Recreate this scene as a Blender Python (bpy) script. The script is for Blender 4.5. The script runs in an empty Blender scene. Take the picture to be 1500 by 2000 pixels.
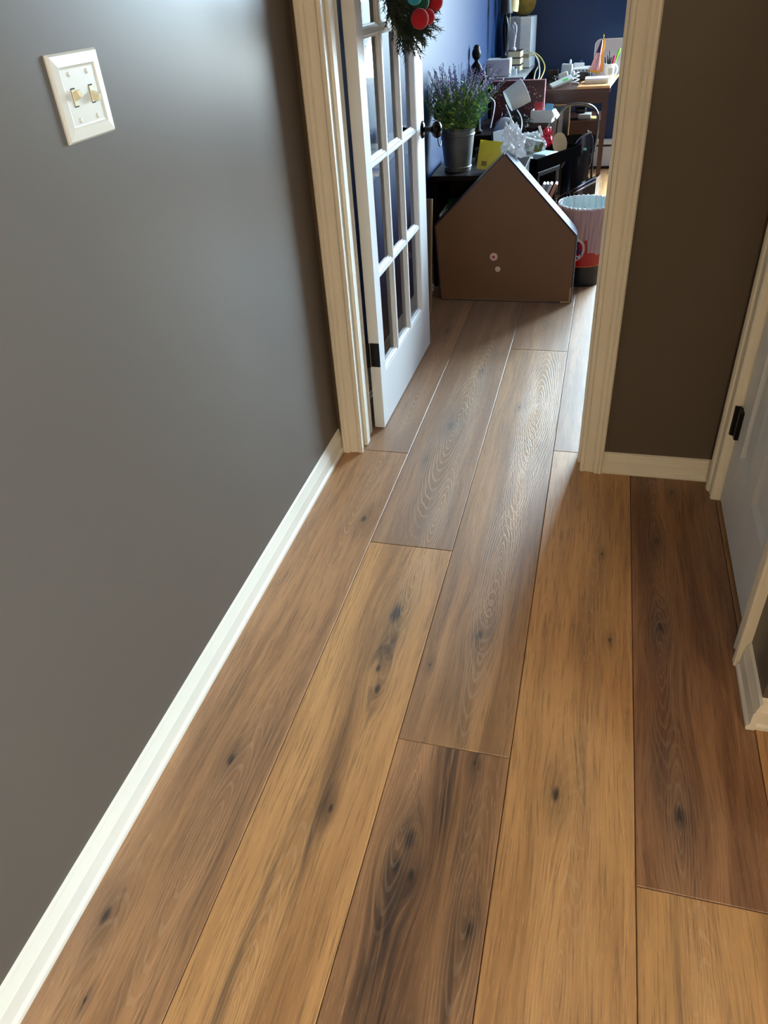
import bpy, bmesh, math, random
from math import sin, cos, pi, radians as R_, sqrt, exp
from mathutils import Vector, Matrix
random.seed(7)
S = bpy.context.scene
COL = S.collection

# ------------------------------------------------------------------ camera
FPX = 1428.975
H = 1.305
RM = [[0.965520496749535, 0.2523129295249675, -0.06409645817874807],
      [0.09925199187865566, -0.5843990422989613, -0.8053737029902176],
      [-0.2406641071382487, 0.7712431166335196, -0.5892918144525374]]
cd = bpy.data.cameras.new('camera'); cam = bpy.data.objects.new('camera', cd); COL.objects.link(cam)
cd.sensor_fit = 'VERTICAL'; cd.sensor_height = 36; cd.lens = FPX / 2000 * 36
cd.clip_start = 0.02
cam.matrix_world = Matrix(((RM[0][0], -RM[1][0], -RM[2][0], 0), (RM[0][1], -RM[1][1], -RM[2][1], 0),
                           (RM[0][2], -RM[1][2], -RM[2][2], H), (0, 0, 0, 1)))
S.camera = cam

# ------------------------------------------------------------------ sky, windows' portals, lamp, exposure
S.view_settings.view_transform = 'Standard'; S.view_settings.look = 'None'
S.view_settings.gamma = 1; S.view_settings.use_curve_mapping = False
S.view_settings.exposure = 0.98
W = bpy.data.worlds.new('sky'); S.world = W; W.use_nodes = True
wn = W.node_tree; bg = wn.nodes['Background']
tc = wn.nodes.new('ShaderNodeTexCoord'); sp = wn.nodes.new('ShaderNodeSeparateXYZ')
rp = wn.nodes.new('ShaderNodeValToRGB'); mp = wn.nodes.new('ShaderNodeMapRange')
mp.inputs[1].default_value = -0.06; mp.inputs[2].default_value = 0.06
wn.links.new(tc.outputs['Generated'], sp.inputs[0]); wn.links.new(sp.outputs[2], mp.inputs[0])
wn.links.new(mp.outputs[0], rp.inputs[0])
rp.color_ramp.elements[0].color = (0.16, 0.17, 0.15, 1)
rp.color_ramp.elements[1].color = (0.61, 0.83, 1.0, 1)
wn.links.new(rp.outputs[0], bg.inputs[0]); bg.inputs[1].default_value = 50.0

def area(name, loc, rot, sx, sy, portal=True, power=0, color=(1, 1, 1)):
    l = bpy.data.lights.new(name, 'AREA'); l.shape = 'RECTANGLE'; l.size = sx; l.size_y = sy
    l.energy = power; l.color = color
    if portal: l.cycles.is_portal = True
    o = bpy.data.objects.new(name, l); COL.objects.link(o); o.location = loc; o.rotation_euler = rot
    return o
FRX = 2.2                                                     # far room: right wall
WIN = {'far_back': (0.50, 2.12, 0.62, 2.26), 'hall_right': (-.46, 0.05, 1.05, 2.26)}
XR = 1.9
a = WIN['far_back'];  area('sky_portal', ((a[0]+a[1])/2, 6.44, (a[2]+a[3])/2), (R_(-90), 0, 0), a[1]-a[0], a[3]-a[2])
a = WIN['hall_right']; area('sky_portal', (XR+.04, (a[0]+a[1])/2, (a[2]+a[3])/2), (0, R_(90), 0), a[3]-a[2], a[1]-a[0])
LAMP_W = 38.0

# ------------------------------------------------------------------ geometry from pixels of the calibrated camera (real positions)
def ray(px, py):
    c = (px-750, py-1000, FPX)
    return Vector([sum(RM[r][k]*c[r] for r in range(3)) for k in range(3)])
def aty(px, py, Y):
    d = ray(px, py); d = d*(Y/d.y); return Vector((d.x, d.y, d.z+H))

# ------------------------------------------------------------------ materials
def hexc(h):
    v = [int(h[i:i+2], 16)/255 for i in (0, 2, 4)]
    return tuple((x/12.92 if x <= .04045 else ((x+.055)/1.055)**2.4) for x in v) + (1,)
class N:
    """tiny node expression helper"""
    t = None
    def __init__(s, sock): s.s = sock
    @staticmethod
    def m(op, *a):
        n = N.t.nodes.new('ShaderNodeMath'); n.operation = op
        for i, x in enumerate(a):
            if isinstance(x, N): N.t.links.new(x.s, n.inputs[i])
            else: n.inputs[i].default_value = x
        return N(n.outputs[0])
    def __add__(s, o): return N.m('ADD', s, o)
    __radd__ = __add__
    def __sub__(s, o): return N.m('SUBTRACT', s, o)
    def __rsub__(s, o): return N.m('SUBTRACT', o, s)
    def __mul__(s, o): return N.m('MULTIPLY', s, o)
    __rmul__ = __mul__
    def __truediv__(s, o): return N.m('DIVIDE', s, o)
def nexp(x): return N.m('EXPONENT', x)
def sstep(x, a, b):
    n = N.t.nodes.new('ShaderNodeMapRange'); n.interpolation_type = 'SMOOTHSTEP'
    N.t.links.new(x.s, n.inputs[0]); n.inputs[1].default_value = a; n.inputs[2].default_value = b
    return N(n.outputs[0])
def comb(x, y, z):
    n = N.t.nodes.new('ShaderNodeCombineXYZ')
    for i, v in enumerate((x, y, z)):
        if isinstance(v, N): N.t.links.new(v.s, n.inputs[i])
        else: n.inputs[i].default_value = v
    return N(n.outputs[0])
def noise(v, scale=1, detail=3, rough=.5):
    n = N.t.nodes.new('ShaderNodeTexNoise'); n.inputs['Scale'].default_value = scale
    n.inputs['Detail'].default_value = detail; n.inputs['Roughness'].default_value = rough
    N.t.links.new(v.s, n.inputs['Vector']); return N(n.outputs[0])
def mixc(f, c1, c2, mode='MIX'):
    n = N.t.nodes.new('ShaderNodeMix'); n.data_type = 'RGBA'; n.blend_type = mode
    for i, v in ((0, f), (6, c1), (7, c2)):
        if isinstance(v, N): N.t.links.new(v.s, n.inputs[i])
        else: n.inputs[i].default_value = v
    return N(n.outputs[2])
def newmat(name):
    m = bpy.data.materials.new(name); m.use_nodes = True; N.t = m.node_tree
    return m, m.node_tree.nodes['Principled BSDF']
def setbump(b, h, strength, dist):
    n = N.t.nodes.new('ShaderNodeBump'); n.inputs['Strength'].default_value = strength
    n.inputs['Distance'].default_value = dist
    N.t.links.new(h.s, n.inputs['Height']); N.t.links.new(n.outputs[0], b.inputs['Normal'])
MATS = {}
def mat(name, h, rough=.5, metal=0, var=.06, nscale=14, bump=.0, spec=.5, trans=0, alpha=1, sheen=0, coat=0):
    """simple procedural material: base colour with slight noise variation, optional bump"""
    if name in MATS: return MATS[name]
    m, b = newmat(name)
    c = hexc(h)
    t = N.t.nodes.new('ShaderNodeTexCoord'); v = N(t.outputs['Object'])
    nz = noise(v, nscale, 4)
    d = tuple(x*(1-var*2) for x in c[:3])+(1,); l = tuple(min(1, x*(1+var*2)) for x in c[:3])+(1,)
    N.t.links.new(mixc(nz, d, l).s, b.inputs['Base Color'])
    b.inputs['Roughness'].default_value = rough; b.inputs['Metallic'].default_value = metal
    b.inputs['Specular IOR Level'].default_value = spec
    b.inputs['Transmission Weight'].default_value = trans; b.inputs['Alpha'].default_value = alpha
    b.inputs['Coat Weight'].default_value = coat
    if sheen: b.inputs['Sheen Weight'].default_value = sheen
    if bump: setbump(b, noise(v, nscale*12, 3), bump, .002)
    MATS[name] = m; return m

def paint_wall(name, h, rough, bump=.12, spec=.5, coat=0):
    m, b = newmat(name); t = N.t.nodes.new('ShaderNodeTexCoord'); v = N(t.outputs['Object'])
    c = hexc(h); big = noise(v, 1.1, 1); 
    N.t.links.new(mixc(big, tuple(x*.93 for x in c[:3])+(1,), tuple(x*1.07 for x in c[:3])+(1,)).s, b.inputs['Base Color'])
    b.inputs['Roughness'].default_value = rough; b.inputs['Specular IOR Level'].default_value = spec
    b.inputs['Coat Weight'].default_value = coat
    MATS[name] = m; return m

hall_paint = paint_wall('hall_grey_paint', '61584f', .33, bump=.04, spec=.10)
navy_paint = paint_wall('navy_paint', '092c57', .42, spec=.4)
ceil_paint = paint_wall('ceiling_paint', 'e6e4de', .8)
trimw = mat('trim_white_paint', 'e6e1d2', .45, var=.02, nscale=6, bump=.05, spec=.3)
doorw = mat('door_white_paint', 'dcdfe0', .42, var=.01, nscale=6, bump=.03, spec=.3)
blackm = mat('black_metal', '0c0b0b', .35, metal=.6)
subm = mat('underlay', '1c130c', .9)

def wood(name, light, dark, tone=.5, gray=0., knots=(), cath=(), streaks=(), seed=0., rough=.45, ringamp=.16):
    """oak plank in local metres: x across, y along. knots (x,y,size), cath (x,y,reach), streaks (x,y,halfwidth,halflength,amount)"""
    m, b = newmat(name)
    t = N.t.nodes.new('ShaderNodeTexCoord'); s_ = N.t.nodes.new('ShaderNodeSeparateXYZ')
    N.t.links.new(t.outputs['Object'], s_.inputs[0]); x = N(s_.outputs[0]); y = N(s_.outputs[1])
    w1 = noise(comb(x*5., y*1.1, seed), 1, 2)-.5
    xw = x + w1*.05
    dk = None
    for kx, ky, ks in knots:
        dx = x-kx; dy = y-ky
        g = nexp((dx*dx/((.030*ks)**2) + dy*dy/((.085*ks)**2))*-1.)
        xw = xw - dx*g*.85
        wob = noise(comb(x*60., y*30., seed+3.), 1, 2)*.9+.55
        q = nexp((dx*dx/((.0085*ks)**2) + dy*dy/((.020*ks)**2))*-1.*wob)
        halo = nexp((dx*dx/((.024*ks)**2) + dy*dy/((.075*ks)**2))*-1.)*.42
        q = N.m('MAXIMUM', q*.95, halo)
        dk = q if dk is None else N.m('MAXIMUM', dk, q)
    tonev = noise(comb(xw*16., y*1.1, seed+11.), 1, 3, .55)
    mid = noise(comb(xw*55., y*2.6, seed+5.), 1, 4, .6)
    fine = noise(comb(xw*260., y*8., seed+7.), 1, 3, .65)
    pores = noise(comb(xw*900., y*26., seed+9.), 1, 2, .6)
    ringsum = None
    wv = noise(comb(x*22., y*4.5, seed+21.), 1, 3, .6)
    wv2 = noise(comb(x*10., y*2.2, seed+23.), 1, 3, .55)
    for cx, cy, reach in cath:
        dx = x+w1*.05-cx; dy = (y-cy)*.115
        r = N.m('SQRT', dx*dx+dy*dy) + (wv2-.5)*.020
        ph = N.m('SINE', N.m('POWER', N.m('ABSOLUTE', r), .82)*2*pi*120.)
        line = sstep(ph, .35, .95)
        msk = 1.-sstep(r, reach*.35, reach)
        rr = line*msk*(noise(comb(x*30., y*8., seed+2.), 1, 2)*1.2+.15)
        ringsum = rr if ringsum is None else N.m('MAXIMUM', ringsum, rr)
    L = hexc(light); D = hexc(dark)
    f = sstep(tonev*.62+mid*.38+(tone-.5)*.35, .34, .66)
    c = mixc(f, D, L)
    c = mixc(sstep(fine, .50, .66)*.60, c, tuple(v*.62 for v in D[:3])+(1,))
    c = mixc(sstep(pores, .60, .72)*.52, c, tuple(min(1, v*1.45) for v in L[:3])+(1,))
    mid2 = noise(comb(xw*110., y*3.5, seed+31.), 1, 4, .65)
    for sx, sy, hw, hl, am in streaks:
        dx = xw-sx+(wv-.5)*.03; dy = y-sy
        g = nexp((dx*dx/(hw*hw) + dy*dy/(hl*hl))*-1.)*(sstep(mid2, .36, .62)*.85+.22)*am
        c = mixc(N.m('MINIMUM', g, .93), c, hexc('3a2a22'))
    if dk is not None:
        c = mixc(N.m('MINIMUM', dk*1.05, .92), c, hexc('21191a'))
    if ringsum is not None:
        c = mixc(ringsum*ringamp, c, hexc('d9c3a4'))
    if gray: c = mixc(gray, c, hexc('85786d'))
    N.t.links.new(c.s, b.inputs['Base Color'])
    h = fine*.5+pores*.35+mid*.5
    if ringsum is not None: h = h+ringsum*.9
    setbump(b, h, .32, .0012)
    N.t.links.new((rough-.05+fine*.13).s, b.inputs['Roughness'])
    b.inputs['Specular IOR Level'].default_value = .85
    return m

# ------------------------------------------------------------------ mesh builder
class MB:
    def __init__(s): s.v = []; s.f = []; s.m = []; s.cur = 0
    def add(s, vs, fs):
        o = len(s.v); s.v += [tuple(v) for v in vs]
        s.f += [tuple(i+o for i in f) for f in fs]; s.m += [s.cur]*len(fs); return s
    def box(s, x0, x1, y0, y1, z0, z1, c=0, T=None):
        """box with chamfer c"""
        if c <= 0:
            vs = [(x, y, z) for x in (x0, x1) for y in (y0, y1) for z in (z0, z1)]
            fs = [(0, 1, 3, 2), (4, 6, 7, 5), (0, 4, 5, 1), (2, 3, 7, 6), (0, 2, 6, 4), (1, 5, 7, 3)]
        else:
            vs = []; ix = {}
            X = (x0, x1); Y = (y0, y1); Z = (z0, z1)
            for i in (0, 1):
                for j in (0, 1):
                    for k in (0, 1):
                        sx, sy, sz = 1-2*i, 1-2*j, 1-2*k
                        for a_ in range(3):
                            p = [X[i], Y[j], Z[k]]
                            for b_, sg in enumerate((sx, sy, sz)):
                                if b_ != a_: p[b_] += sg*c
                            ix[(i, j, k, a_)] = len(vs); vs.append(tuple(p))
            fs = []
            for a_ in range(3):
                o1, o2 = [q for q in range(3) if q != a_]
                for sd in (0, 1):
                    q = []
                    for (u, w) in ((0, 0), (1, 0), (1, 1), (0, 1)):
                        k = [0, 0, 0]; k[a_] = sd; k[o1] = u; k[o2] = w; q.append(ix[(*k, a_)])
                    fs.append(tuple(q))
            for a_ in range(3):
                o1, o2 = [q for q in range(3) if q != a_]
                for u in (0, 1):
                    for w in (0, 1):
                        k0 = [0, 0, 0]; k0[o1] = u; k0[o2] = w; k1 = list(k0); k1[a_] = 1
                        fs.append((ix[(*k0, o1)], ix[(*k1, o1)], ix[(*k1, o2)], ix[(*k0, o2)]))
            for i in (0, 1):
                for j in (0, 1):
                    for k in (0, 1): fs.append((ix[(i, j, k, 0)], ix[(i, j, k, 1)], ix[(i, j, k, 2)]))
        if T is not None: vs = [T @ Vector(v) for v in vs]
        return s.add(vs, fs)
    def prism(s, pts, d, T=None):
        """polygon pts (x,z) extruded along y from 0 to d"""
        n = len(pts)
        vs = [Vector((p[0], 0, p[1])) for p in pts]+[Vector((p[0], d, p[1])) for p in pts]
        fs = [tuple(range(n)), tuple(range(2*n-1, n-1, -1))]+[(i, i+n, (i+1) % n+n, (i+1) % n) for i in range(n)]
        if T is not None: vs = [T @ v for v in vs]
        return s.add(vs, fs)
    def sweep(s, prof, a_, b_, u, w):
        """profile (p,q) swept from a to b; point = p*u + q*w"""
        a_, b_, u, w = map(Vector, (a_, b_, u, w)); n = len(prof)
        vs = [a_+u*p+w*q for p, q in prof]+[b_+u*p+w*q for p, q in prof]
        fs = [(i, (i+1) % n, (i+1) % n+n, i+n) for i in range(n)]+[tuple(range(n-1, -1, -1)), tuple(range(n, 2*n))]
        return s.add(vs, fs)
    def lathe(s, prof, n=24, T=None, cap=False):
        """profile (r,z) about z"""
        vs = []; fs = []
        for r, z in prof:
            for i in range(n): vs.append(Vector((r*cos(2*pi*i/n), r*sin(2*pi*i/n), z)))
        for k in range(len(prof)-1):
            for i in range(n): fs.append((k*n+i, k*n+(i+1) % n, (k+1)*n+(i+1) % n, (k+1)*n+i))
        if cap:
            fs.append(tuple(range(n-1, -1, -1))); o = (len(prof)-1)*n; fs.append(tuple(o+i for i in range(n)))
        if T is not None: vs = [T @ v for v in vs]
        return s.add(vs, fs)
    def tube(s, pts, r, n=6, closed=False):
        pts = [Vector(p) for p in pts]; rs = r if isinstance(r, (list, tuple)) else [r]*len(pts)
        vs = []; fs = []; up = Vector((0, 0, 1)); m = len(pts); prev = None
        for i, p in enumerate(pts):
            d = pts[(i+1) % m]-pts[i-1] if closed else pts[min(i+1, m-1)]-pts[max(i-1, 0)]
            if d.length < 1e-9: d = Vector((0, 0, 1))
            d.normalize()
            if prev is None:
                u = d.cross(up if abs(d.z) < .9 else Vector((1, 0, 0)))
            else:
                u = prev - d*prev.dot(d)
                if u.length < 1e-6: u = d.cross(up)
            u.normalize(); prev = u
            w = d.cross(u)
            for k in range(n):
                t = 2*pi*k/n; vs.append(p+(u*cos(t)+w*sin(t))*rs[i])
        for i in range(m if closed else m-1):
            j = (i+1) % m
            for k in range(n): fs.append((i*n+k, i*n+(k+1) % n, j*n+(k+1) % n, j*n+k))
        if not closed:
            fs.append(tuple(range(n-1, -1, -1))); fs.append(tuple((m-1)*n+k for k in range(n)))
        return s.add(vs, fs)
    def sphere(s, c, r, n=12, m=8, sq=(1, 1, 1), f=None):
        vs = []; fs = []
        for j in range(m+1):
            t = pi*j/m
            for i in range(n):
                p = 2*pi*i/n; k = 1 if f is None else f(p, t)
                vs.append((c[0]+r*sq[0]*sin(t)*cos(p)*k, c[1]+r*sq[1]*sin(t)*sin(p)*k, c[2]+r*sq[2]*cos(t)*k))
        for j in range(m):
            for i in range(n): fs.append((j*n+i, (j+1)*n+i, (j+1)*n+(i+1) % n, j*n+(i+1) % n))
        return s.add(vs, fs)
    def grid(s, fn, nu, nv):
        vs = [fn(i/nu, j/nv) for j in range(nv+1) for i in range(nu+1)]
        fs = [(j*(nu+1)+i, j*(nu+1)+i+1, (j+1)*(nu+1)+i+1, (j+1)*(nu+1)+i) for j in range(nv) for i in range(nu)]
        return s.add(vs, fs)
    def mesh(s, name, mats, smooth=False):
        me = bpy.data.meshes.new(name); me.from_pydata(s.v, [], s.f)
        mats = mats if isinstance(mats, (list, tuple)) else [mats]
        for m in mats: me.materials.append(m)
        bm = bmesh.new(); bm.from_mesh(me)
        bm.faces.ensure_lookup_table()
        for i, f in enumerate(bm.faces): f.material_index = s.m[i]; f.smooth = bool(smooth)
        bmesh.ops.remove_doubles(bm, verts=bm.verts, dist=1e-6)
        bmesh.ops.recalc_face_normals(bm, faces=bm.faces)
        if smooth:
            ang = R_(smooth if smooth is not True else 42)
            for e in bm.edges:
                if len(e.link_faces) == 2 and e.calc_face_angle(0) > ang: e.smooth = False
        bm.to_mesh(me); bm.free(); return me
    def build(s, name, mats, parent=None, smooth=False, loc=None, label=None):
        o = bpy.data.objects.new(name, s.mesh(name, mats, smooth)); COL.objects.link(o)
        if parent is not None: o.parent = parent
        if loc is not None: o.location = loc
        if label: o['label'] = label
        return o
def tag(o, label, cat, group=None, kind=None):
    o['label'] = label; o['category'] = cat
    if group: o['group'] = group
    if kind: o['kind'] = kind
    return o
def thing(name, label, cat, loc=(0, 0, 0), rz=0, group=None, kind=None, rot=None):
    o = bpy.data.objects.new(name, None); COL.objects.link(o); o.empty_display_size = .05
    o.location = loc; o.rotation_euler = rot if rot else (0, 0, rz)
    return tag(o, label, cat, group, kind)
def structure(o, label=None):
    o['kind'] = 'structure'
    if label: o['label'] = label
    return o
def Tm(loc=(0, 0, 0), rx=0, ry=0, rz=0):
    return Matrix.Translation(loc) @ Matrix.Rotation(rz, 4, 'Z') @ Matrix.Rotation(ry, 4, 'Y') @ Matrix.Rotation(rx, 4, 'X')

# ================================================================== SETTING
XL = -.775; YD = 2.04; YF = 2.16; YB = 6.40; ZC = 2.36; YR = 1.115; XRW = .42; YBK = -2.6
OX0, OX1, OZ = -.697, .028, 2.0        # far doorway opening
# floor: every plank its own object
fl = MB().box(-.9, 3.1, -2.7, 6.5, -.05, -.0125).build('floor', subm); structure(fl, 'wide oak plank floor running from the hall into the blue room')
edges = [-1.015, -.775, -.5355, -.2975, -.0615, .1815, .422]
while edges[-1] < 2.3: edges.append(edges[-1]+.2395)
edges = edges[1:]
joints = [2.048, 1.562, .926, 2.137, .714, 1.28, 1.9, .4, 2.4, 1.0, 1.7, .2, 2.2, .8, 1.5, .5]
LP = 2.005; G = .0007
T1 = ('bd8f5e', '8d663f'); T2 = ('cb9a62', '9c7146'); T3 = ('ba8c60', '8b6544'); T4 = ('c4945c', '92693f')
# features of the planks in view: (column, joint index) -> dict, coordinates in world metres on the floor
feat = {
 (0, 0): dict(c=T3, tone=.56, knots=[(-.584, 1.665, 1.1), (-.63, .80, 1.0), (-.716, .457, 1.15), (-.675, .33, .4)], cath=[(-.62, 1.79, .055), (-.70, .12, .07), (-.60, .60, .06)], streaks=[(-.56, .70, .018, .5, .5), (-.69, .95, .03, .25, .45)]),
 (0, 1): dict(ra=.25, c=T3, tone=.3, gray=.25, knots=[(-.6, 3.1, .8)], cath=[(-.6, 2.6, .06)]),
 (1, 0): dict(c=T2, tone=.62, knots=[(-.392, 1.29, 2.3), (-.375, 1.045, 1.1), (-.39, 1.105, .8), (-.388, .74, .7)], cath=[(-.375, 1.49, .05), (-.43, .36, .06)], streaks=[(-.392, 1.17, .010, .10, .8), (-.40, .70, .012, .16, .9), (-.415, .9, .02, .25, .55), (-.45, .5, .008, .3, .7)]),
 (1, 1): dict(ra=.42, c=T3, tone=.35, gray=.28, knots=[(-.43, 2.255, 1.6), (-.47, 2.02, .5), (-.385, 2.70, .6)], cath=[(-.41, 2.24, .10), (-.385, 2.62, .06), (-.37, 1.72, .05)]),
 (2, 0): dict(c=T3, tone=.42, knots=[(-.222, .712, 1.5), (-.235, .655, 1.1), (-.205, .645, .9), (-.088, .575, 1.0), (-.13, .90, .5), (-.16, .38, .9)], cath=[(-.245, .78, .04), (-.10, .62, .05), (-.12, .84, .03)], streaks=[(-.185, .84, .024, .22, 1.), (-.235, .52, .030, .19, 1.), (-.135, .70, .045, .25, .45), (-.20, .40, .03, .2, .9), (-.10, .47, .013, .18, .7)]),
 (2, 1): dict(ra=.30, c=T1, tone=.5, gray=.12, knots=[(-.174, 1.258, 1.25), (-.273, 1.14, .4), (-.205, 2.42, .6)], cath=[(-.165, 1.52, .07), (-.135, 2.45, .10), (-.165, 1.27, .05), (-.15, 2.0, .07)], streaks=[(-.19, 1.06, .03, .13, .5), (-.10, 1.3, .02, .4, .25)]),
 (2, 2): dict(c=T3, tone=.4, gray=.2, cath=[(-.18, 3.4, .06)]),
 (3, 0): dict(c=T2, tone=.66, knots=[(.035, .862, 1.2), (.13, 1.3, .5), (.105, 1.62, .5)], cath=[(.06, .52, .08), (.075, .80, .04), (.09, 1.75, .05), (.085, 1.15, .05)], streaks=[(.065, .93, .024, .10, .5), (.105, 1.42, .03, .2, .4), (.10, .42, .02, .06, .6)]),
 (3, 1): dict(ra=.32, c=T3, tone=.5, gray=.2, knots=[(.10, 2.8, .6)], cath=[(.08, 2.6, .10), (.09, 3.2, .08), (.07, 3.8, .08)]),
 (4, 0): dict(c=T4, tone=.56, knots=[(.265, .42, .5)], cath=[(.262, .615, .05), (.285, .45, .06)], streaks=[(.235, .58, .006, .12, .5)]),
 (4, 1): dict(c=('a87a52', '754d31'), tone=.45, knots=[(.262, .866, 1.7), (.245, 1.36, 1.3), (.25, 1.70, .9), (.30, 1.95, .7)], cath=[(.258, .84, .05), (.24, 1.25, .06), (.25, 1.66, .06)], streaks=[(.23, .97, .02, .10, .5), (.275, 1.2, .03, .2, .5)]),
}
gen = [('oak_generic_a', T1, .5), ('oak_generic_b', T3, .4), ('oak_generic_c', T2, .6), ('oak_generic_d', T4, .5)]
genm = [wood(n, *c, tone=t, cath=((0.02, .3, .07), (-.03, -.5, .06)), knots=((.03, .1, 1.), (-.04, -.6, .7)), seed=30.+i*7) for i, (n, c, t) in enumerate(gen)]
pid = 0
for ci in range(len(edges)-1):
    x0, x1 = edges[ci]+G, edges[ci+1]-G
    j = joints[ci % len(joints)]
    k0 = -4
    for k in range(-4, 4):
        y0 = j+(k-1)*LP; y1 = y0+LP
        if y1 < -2.6 or y0 > 6.45: continue
        ya, yb = max(y0, -2.62)+G, min(y1, 6.44)-G
        if yb-ya < .02: continue
        cx, cy = (x0+x1)/2, (ya+yb)/2
        ft = feat.get((ci, k))
        if ft:
            pm = wood('oak_plank_%d_%d' % (ci, k), *ft['c'], tone=ft.get('tone', .5), gray=ft.get('gray', 0), ringamp=ft.get('ra', .14),
                      knots=[(a_-cx, b_-cy, s_) for a_, b_, s_ in ft.get('knots', ())],
                      cath=[(a_-cx, b_-cy, s_) for a_, b_, s_ in ft.get('cath', ())],
                      streaks=[(a_-cx, b_-cy, c_, d_, e_) for a_, b_, c_, d_, e_ in ft.get('streaks', ())], seed=ci*3.7+k*1.9)
        else: pm = genm[(ci*3+k) % 4]
        hw, hl = (x1-x0)/2, (yb-ya)/2; c = .0013
        b = MB()
        vs = [(-hw, -hl, -.012), (hw, -hl, -.012), (hw, hl, -.012), (-hw, hl, -.012), (-hw, -hl, -c), (hw, -hl, -c), (hw, hl, -c), (-hw, hl, -c),
              (-hw+c, -hl+c, 0), (hw-c, -hl+c, 0), (hw-c, hl-c, 0), (-hw+c, hl-c, 0)]
        b.add(vs, [(3, 2, 1, 0), (0, 1, 5, 4), (1, 2, 6, 5), (2, 3, 7, 6), (3, 0, 4, 7), (4, 5, 9, 8), (5, 6, 10, 9), (6, 7, 11, 10), (7, 4, 8, 11), (8, 9, 10, 11)])
        b.build('plank', pm, fl, loc=(cx, cy, 0))

# ceiling
structure(MB().box(-.9, 3.1, -2.7, 6.5, ZC, ZC+.1).build('ceiling', ceil_paint))
# walls
structure(MB().box(XL-.12, XL, YBK-.1, YD+.06, 0, ZC).build('wall_left', hall_paint), 'grey painted hallway wall')
structure(MB().box(-.80-.12, -.80, YD+.06, YB+.1, 0, ZC).build('wall_left_far', navy_paint), 'blue wall of the far room on the left')
def wall_x(name, y0, y1, xa, xb, m_hall, m_far=None, hole=None):
    """wall across X between xa and xb, thickness y0..y1, optional hole (x0,x1,z0,z1)"""
    b = MB()
    parts = [(xa, xb, 0, ZC)] if not hole else [(xa, hole[0], 0, ZC), (hole[1], xb, 0, ZC), (hole[0], hole[1], hole[3], ZC)]
    if hole and hole[2] > 0: parts.append((hole[0], hole[1], 0, hole[2]))
    for p in parts:
        if p[1]-p[0] > 1e-4: b.box(p[0], p[1], y0, y1, p[2], p[3])
    o = b.build(name, [m_hall, m_far or m_hall])
    if m_far:
        for f in o.data.polygons:
            if f.normal.y > .5: f.material_index = 1
    return structure(o)
wall_x('wall_front', YD, YF, XL-.02, 3.1, hall_paint, navy_paint, (OX0-.02, OX1+.02, 0, OZ+.02))
wall_x('wall_back', YB, YB+.12, -.92, 2.32, navy_paint, None, WIN['far_back'][:2]+WIN['far_back'][2:])
wall_x('wall_rear', YBK-.12, YBK, -.9, 3.12, hall_paint)
def wall_y(name, x0, x1, ya, yb, m, hole=None):
    b = MB()
    if hole:
        for p in ((ya, hole[0], 0, ZC), (hole[1], yb, 0, ZC), (hole[0], hole[1], 0, hole[2]), (hole[0], hole[1], hole[3], ZC)):
            if p[1]-p[0] > 1e-4: b.box(x0, x1, p[0], p[1], p[2], p[3])
    else: b.box(x0, x1, ya, yb, 0, ZC)
    return structure(b.build(name, m))
wall_y('wall_right_far', FRX, FRX+.12, YF, YB+.1, navy_paint)
wall_y('wall_right_hall', XR, XR+.12, YBK-.1, YD, hall_paint, WIN['hall_right'])
# closet block on the right: its left face holds the panelled door, its near face looks back down the hall
DY0, DY1, DZ = 1.335, 1.935, 2.0
b = MB()
b.box(XRW, XRW+.10, YR, DY0, 0, ZC).box(XRW, XRW+.10, DY1, YD+.01, 0, ZC).box(XRW, XRW+.10, DY0, DY1, DZ, ZC)
b.box(XRW+.10, XR+.1, YR, YR+.10, 0, ZC)
structure(b.build('wall_right', hall_paint), 'dark grey wall round the corner on the right')
structure(MB().box(.66, .76, .70, YR+.002, 0, ZC).build('wall_added_light_block', hall_paint))  # unseen stub added to block window light and shade the nook floor
# window frames with bars, in the three window openings (out of view; they let the daylight in)
def window(name, horiz, pos, w, n):
    root = bpy.data.objects.new(name, None); COL.objects.link(root); structure(root)
    a0, a1, z0, z1 = w; t = .05; b = MB()
    def bar(p0, p1, q0, q1):
        if horiz: b.box(p0, p1, pos-.03, pos+.03, q0, q1, .004)
        else: b.box(pos-.03, pos+.03, p0, p1, q0, q1, .004)
    bar(a0, a1, z0, z0+t); bar(a0, a1, z1-t, z1); bar(a0, a0+t, z0+t, z1-t); bar(a1-t, a1, z0+t, z1-t)
    b.build('window_frame', trimw, root)
    b = MB()
    for i in range(1, n): bar(a0+(a1-a0)*i/n-.02, a0+(a1-a0)*i/n+.02, z0+t, z1-t)
    bar(a0+t, a1-t, (z0+z1)/2-.015, (z0+z1)/2+.015)
    b.build('glazing_bar', trimw, root)
window('window_1', True, YB+.05, WIN['far_back'], 2)
window('window_2', False, XR+.05, WIN['hall_right'], 2)

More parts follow.
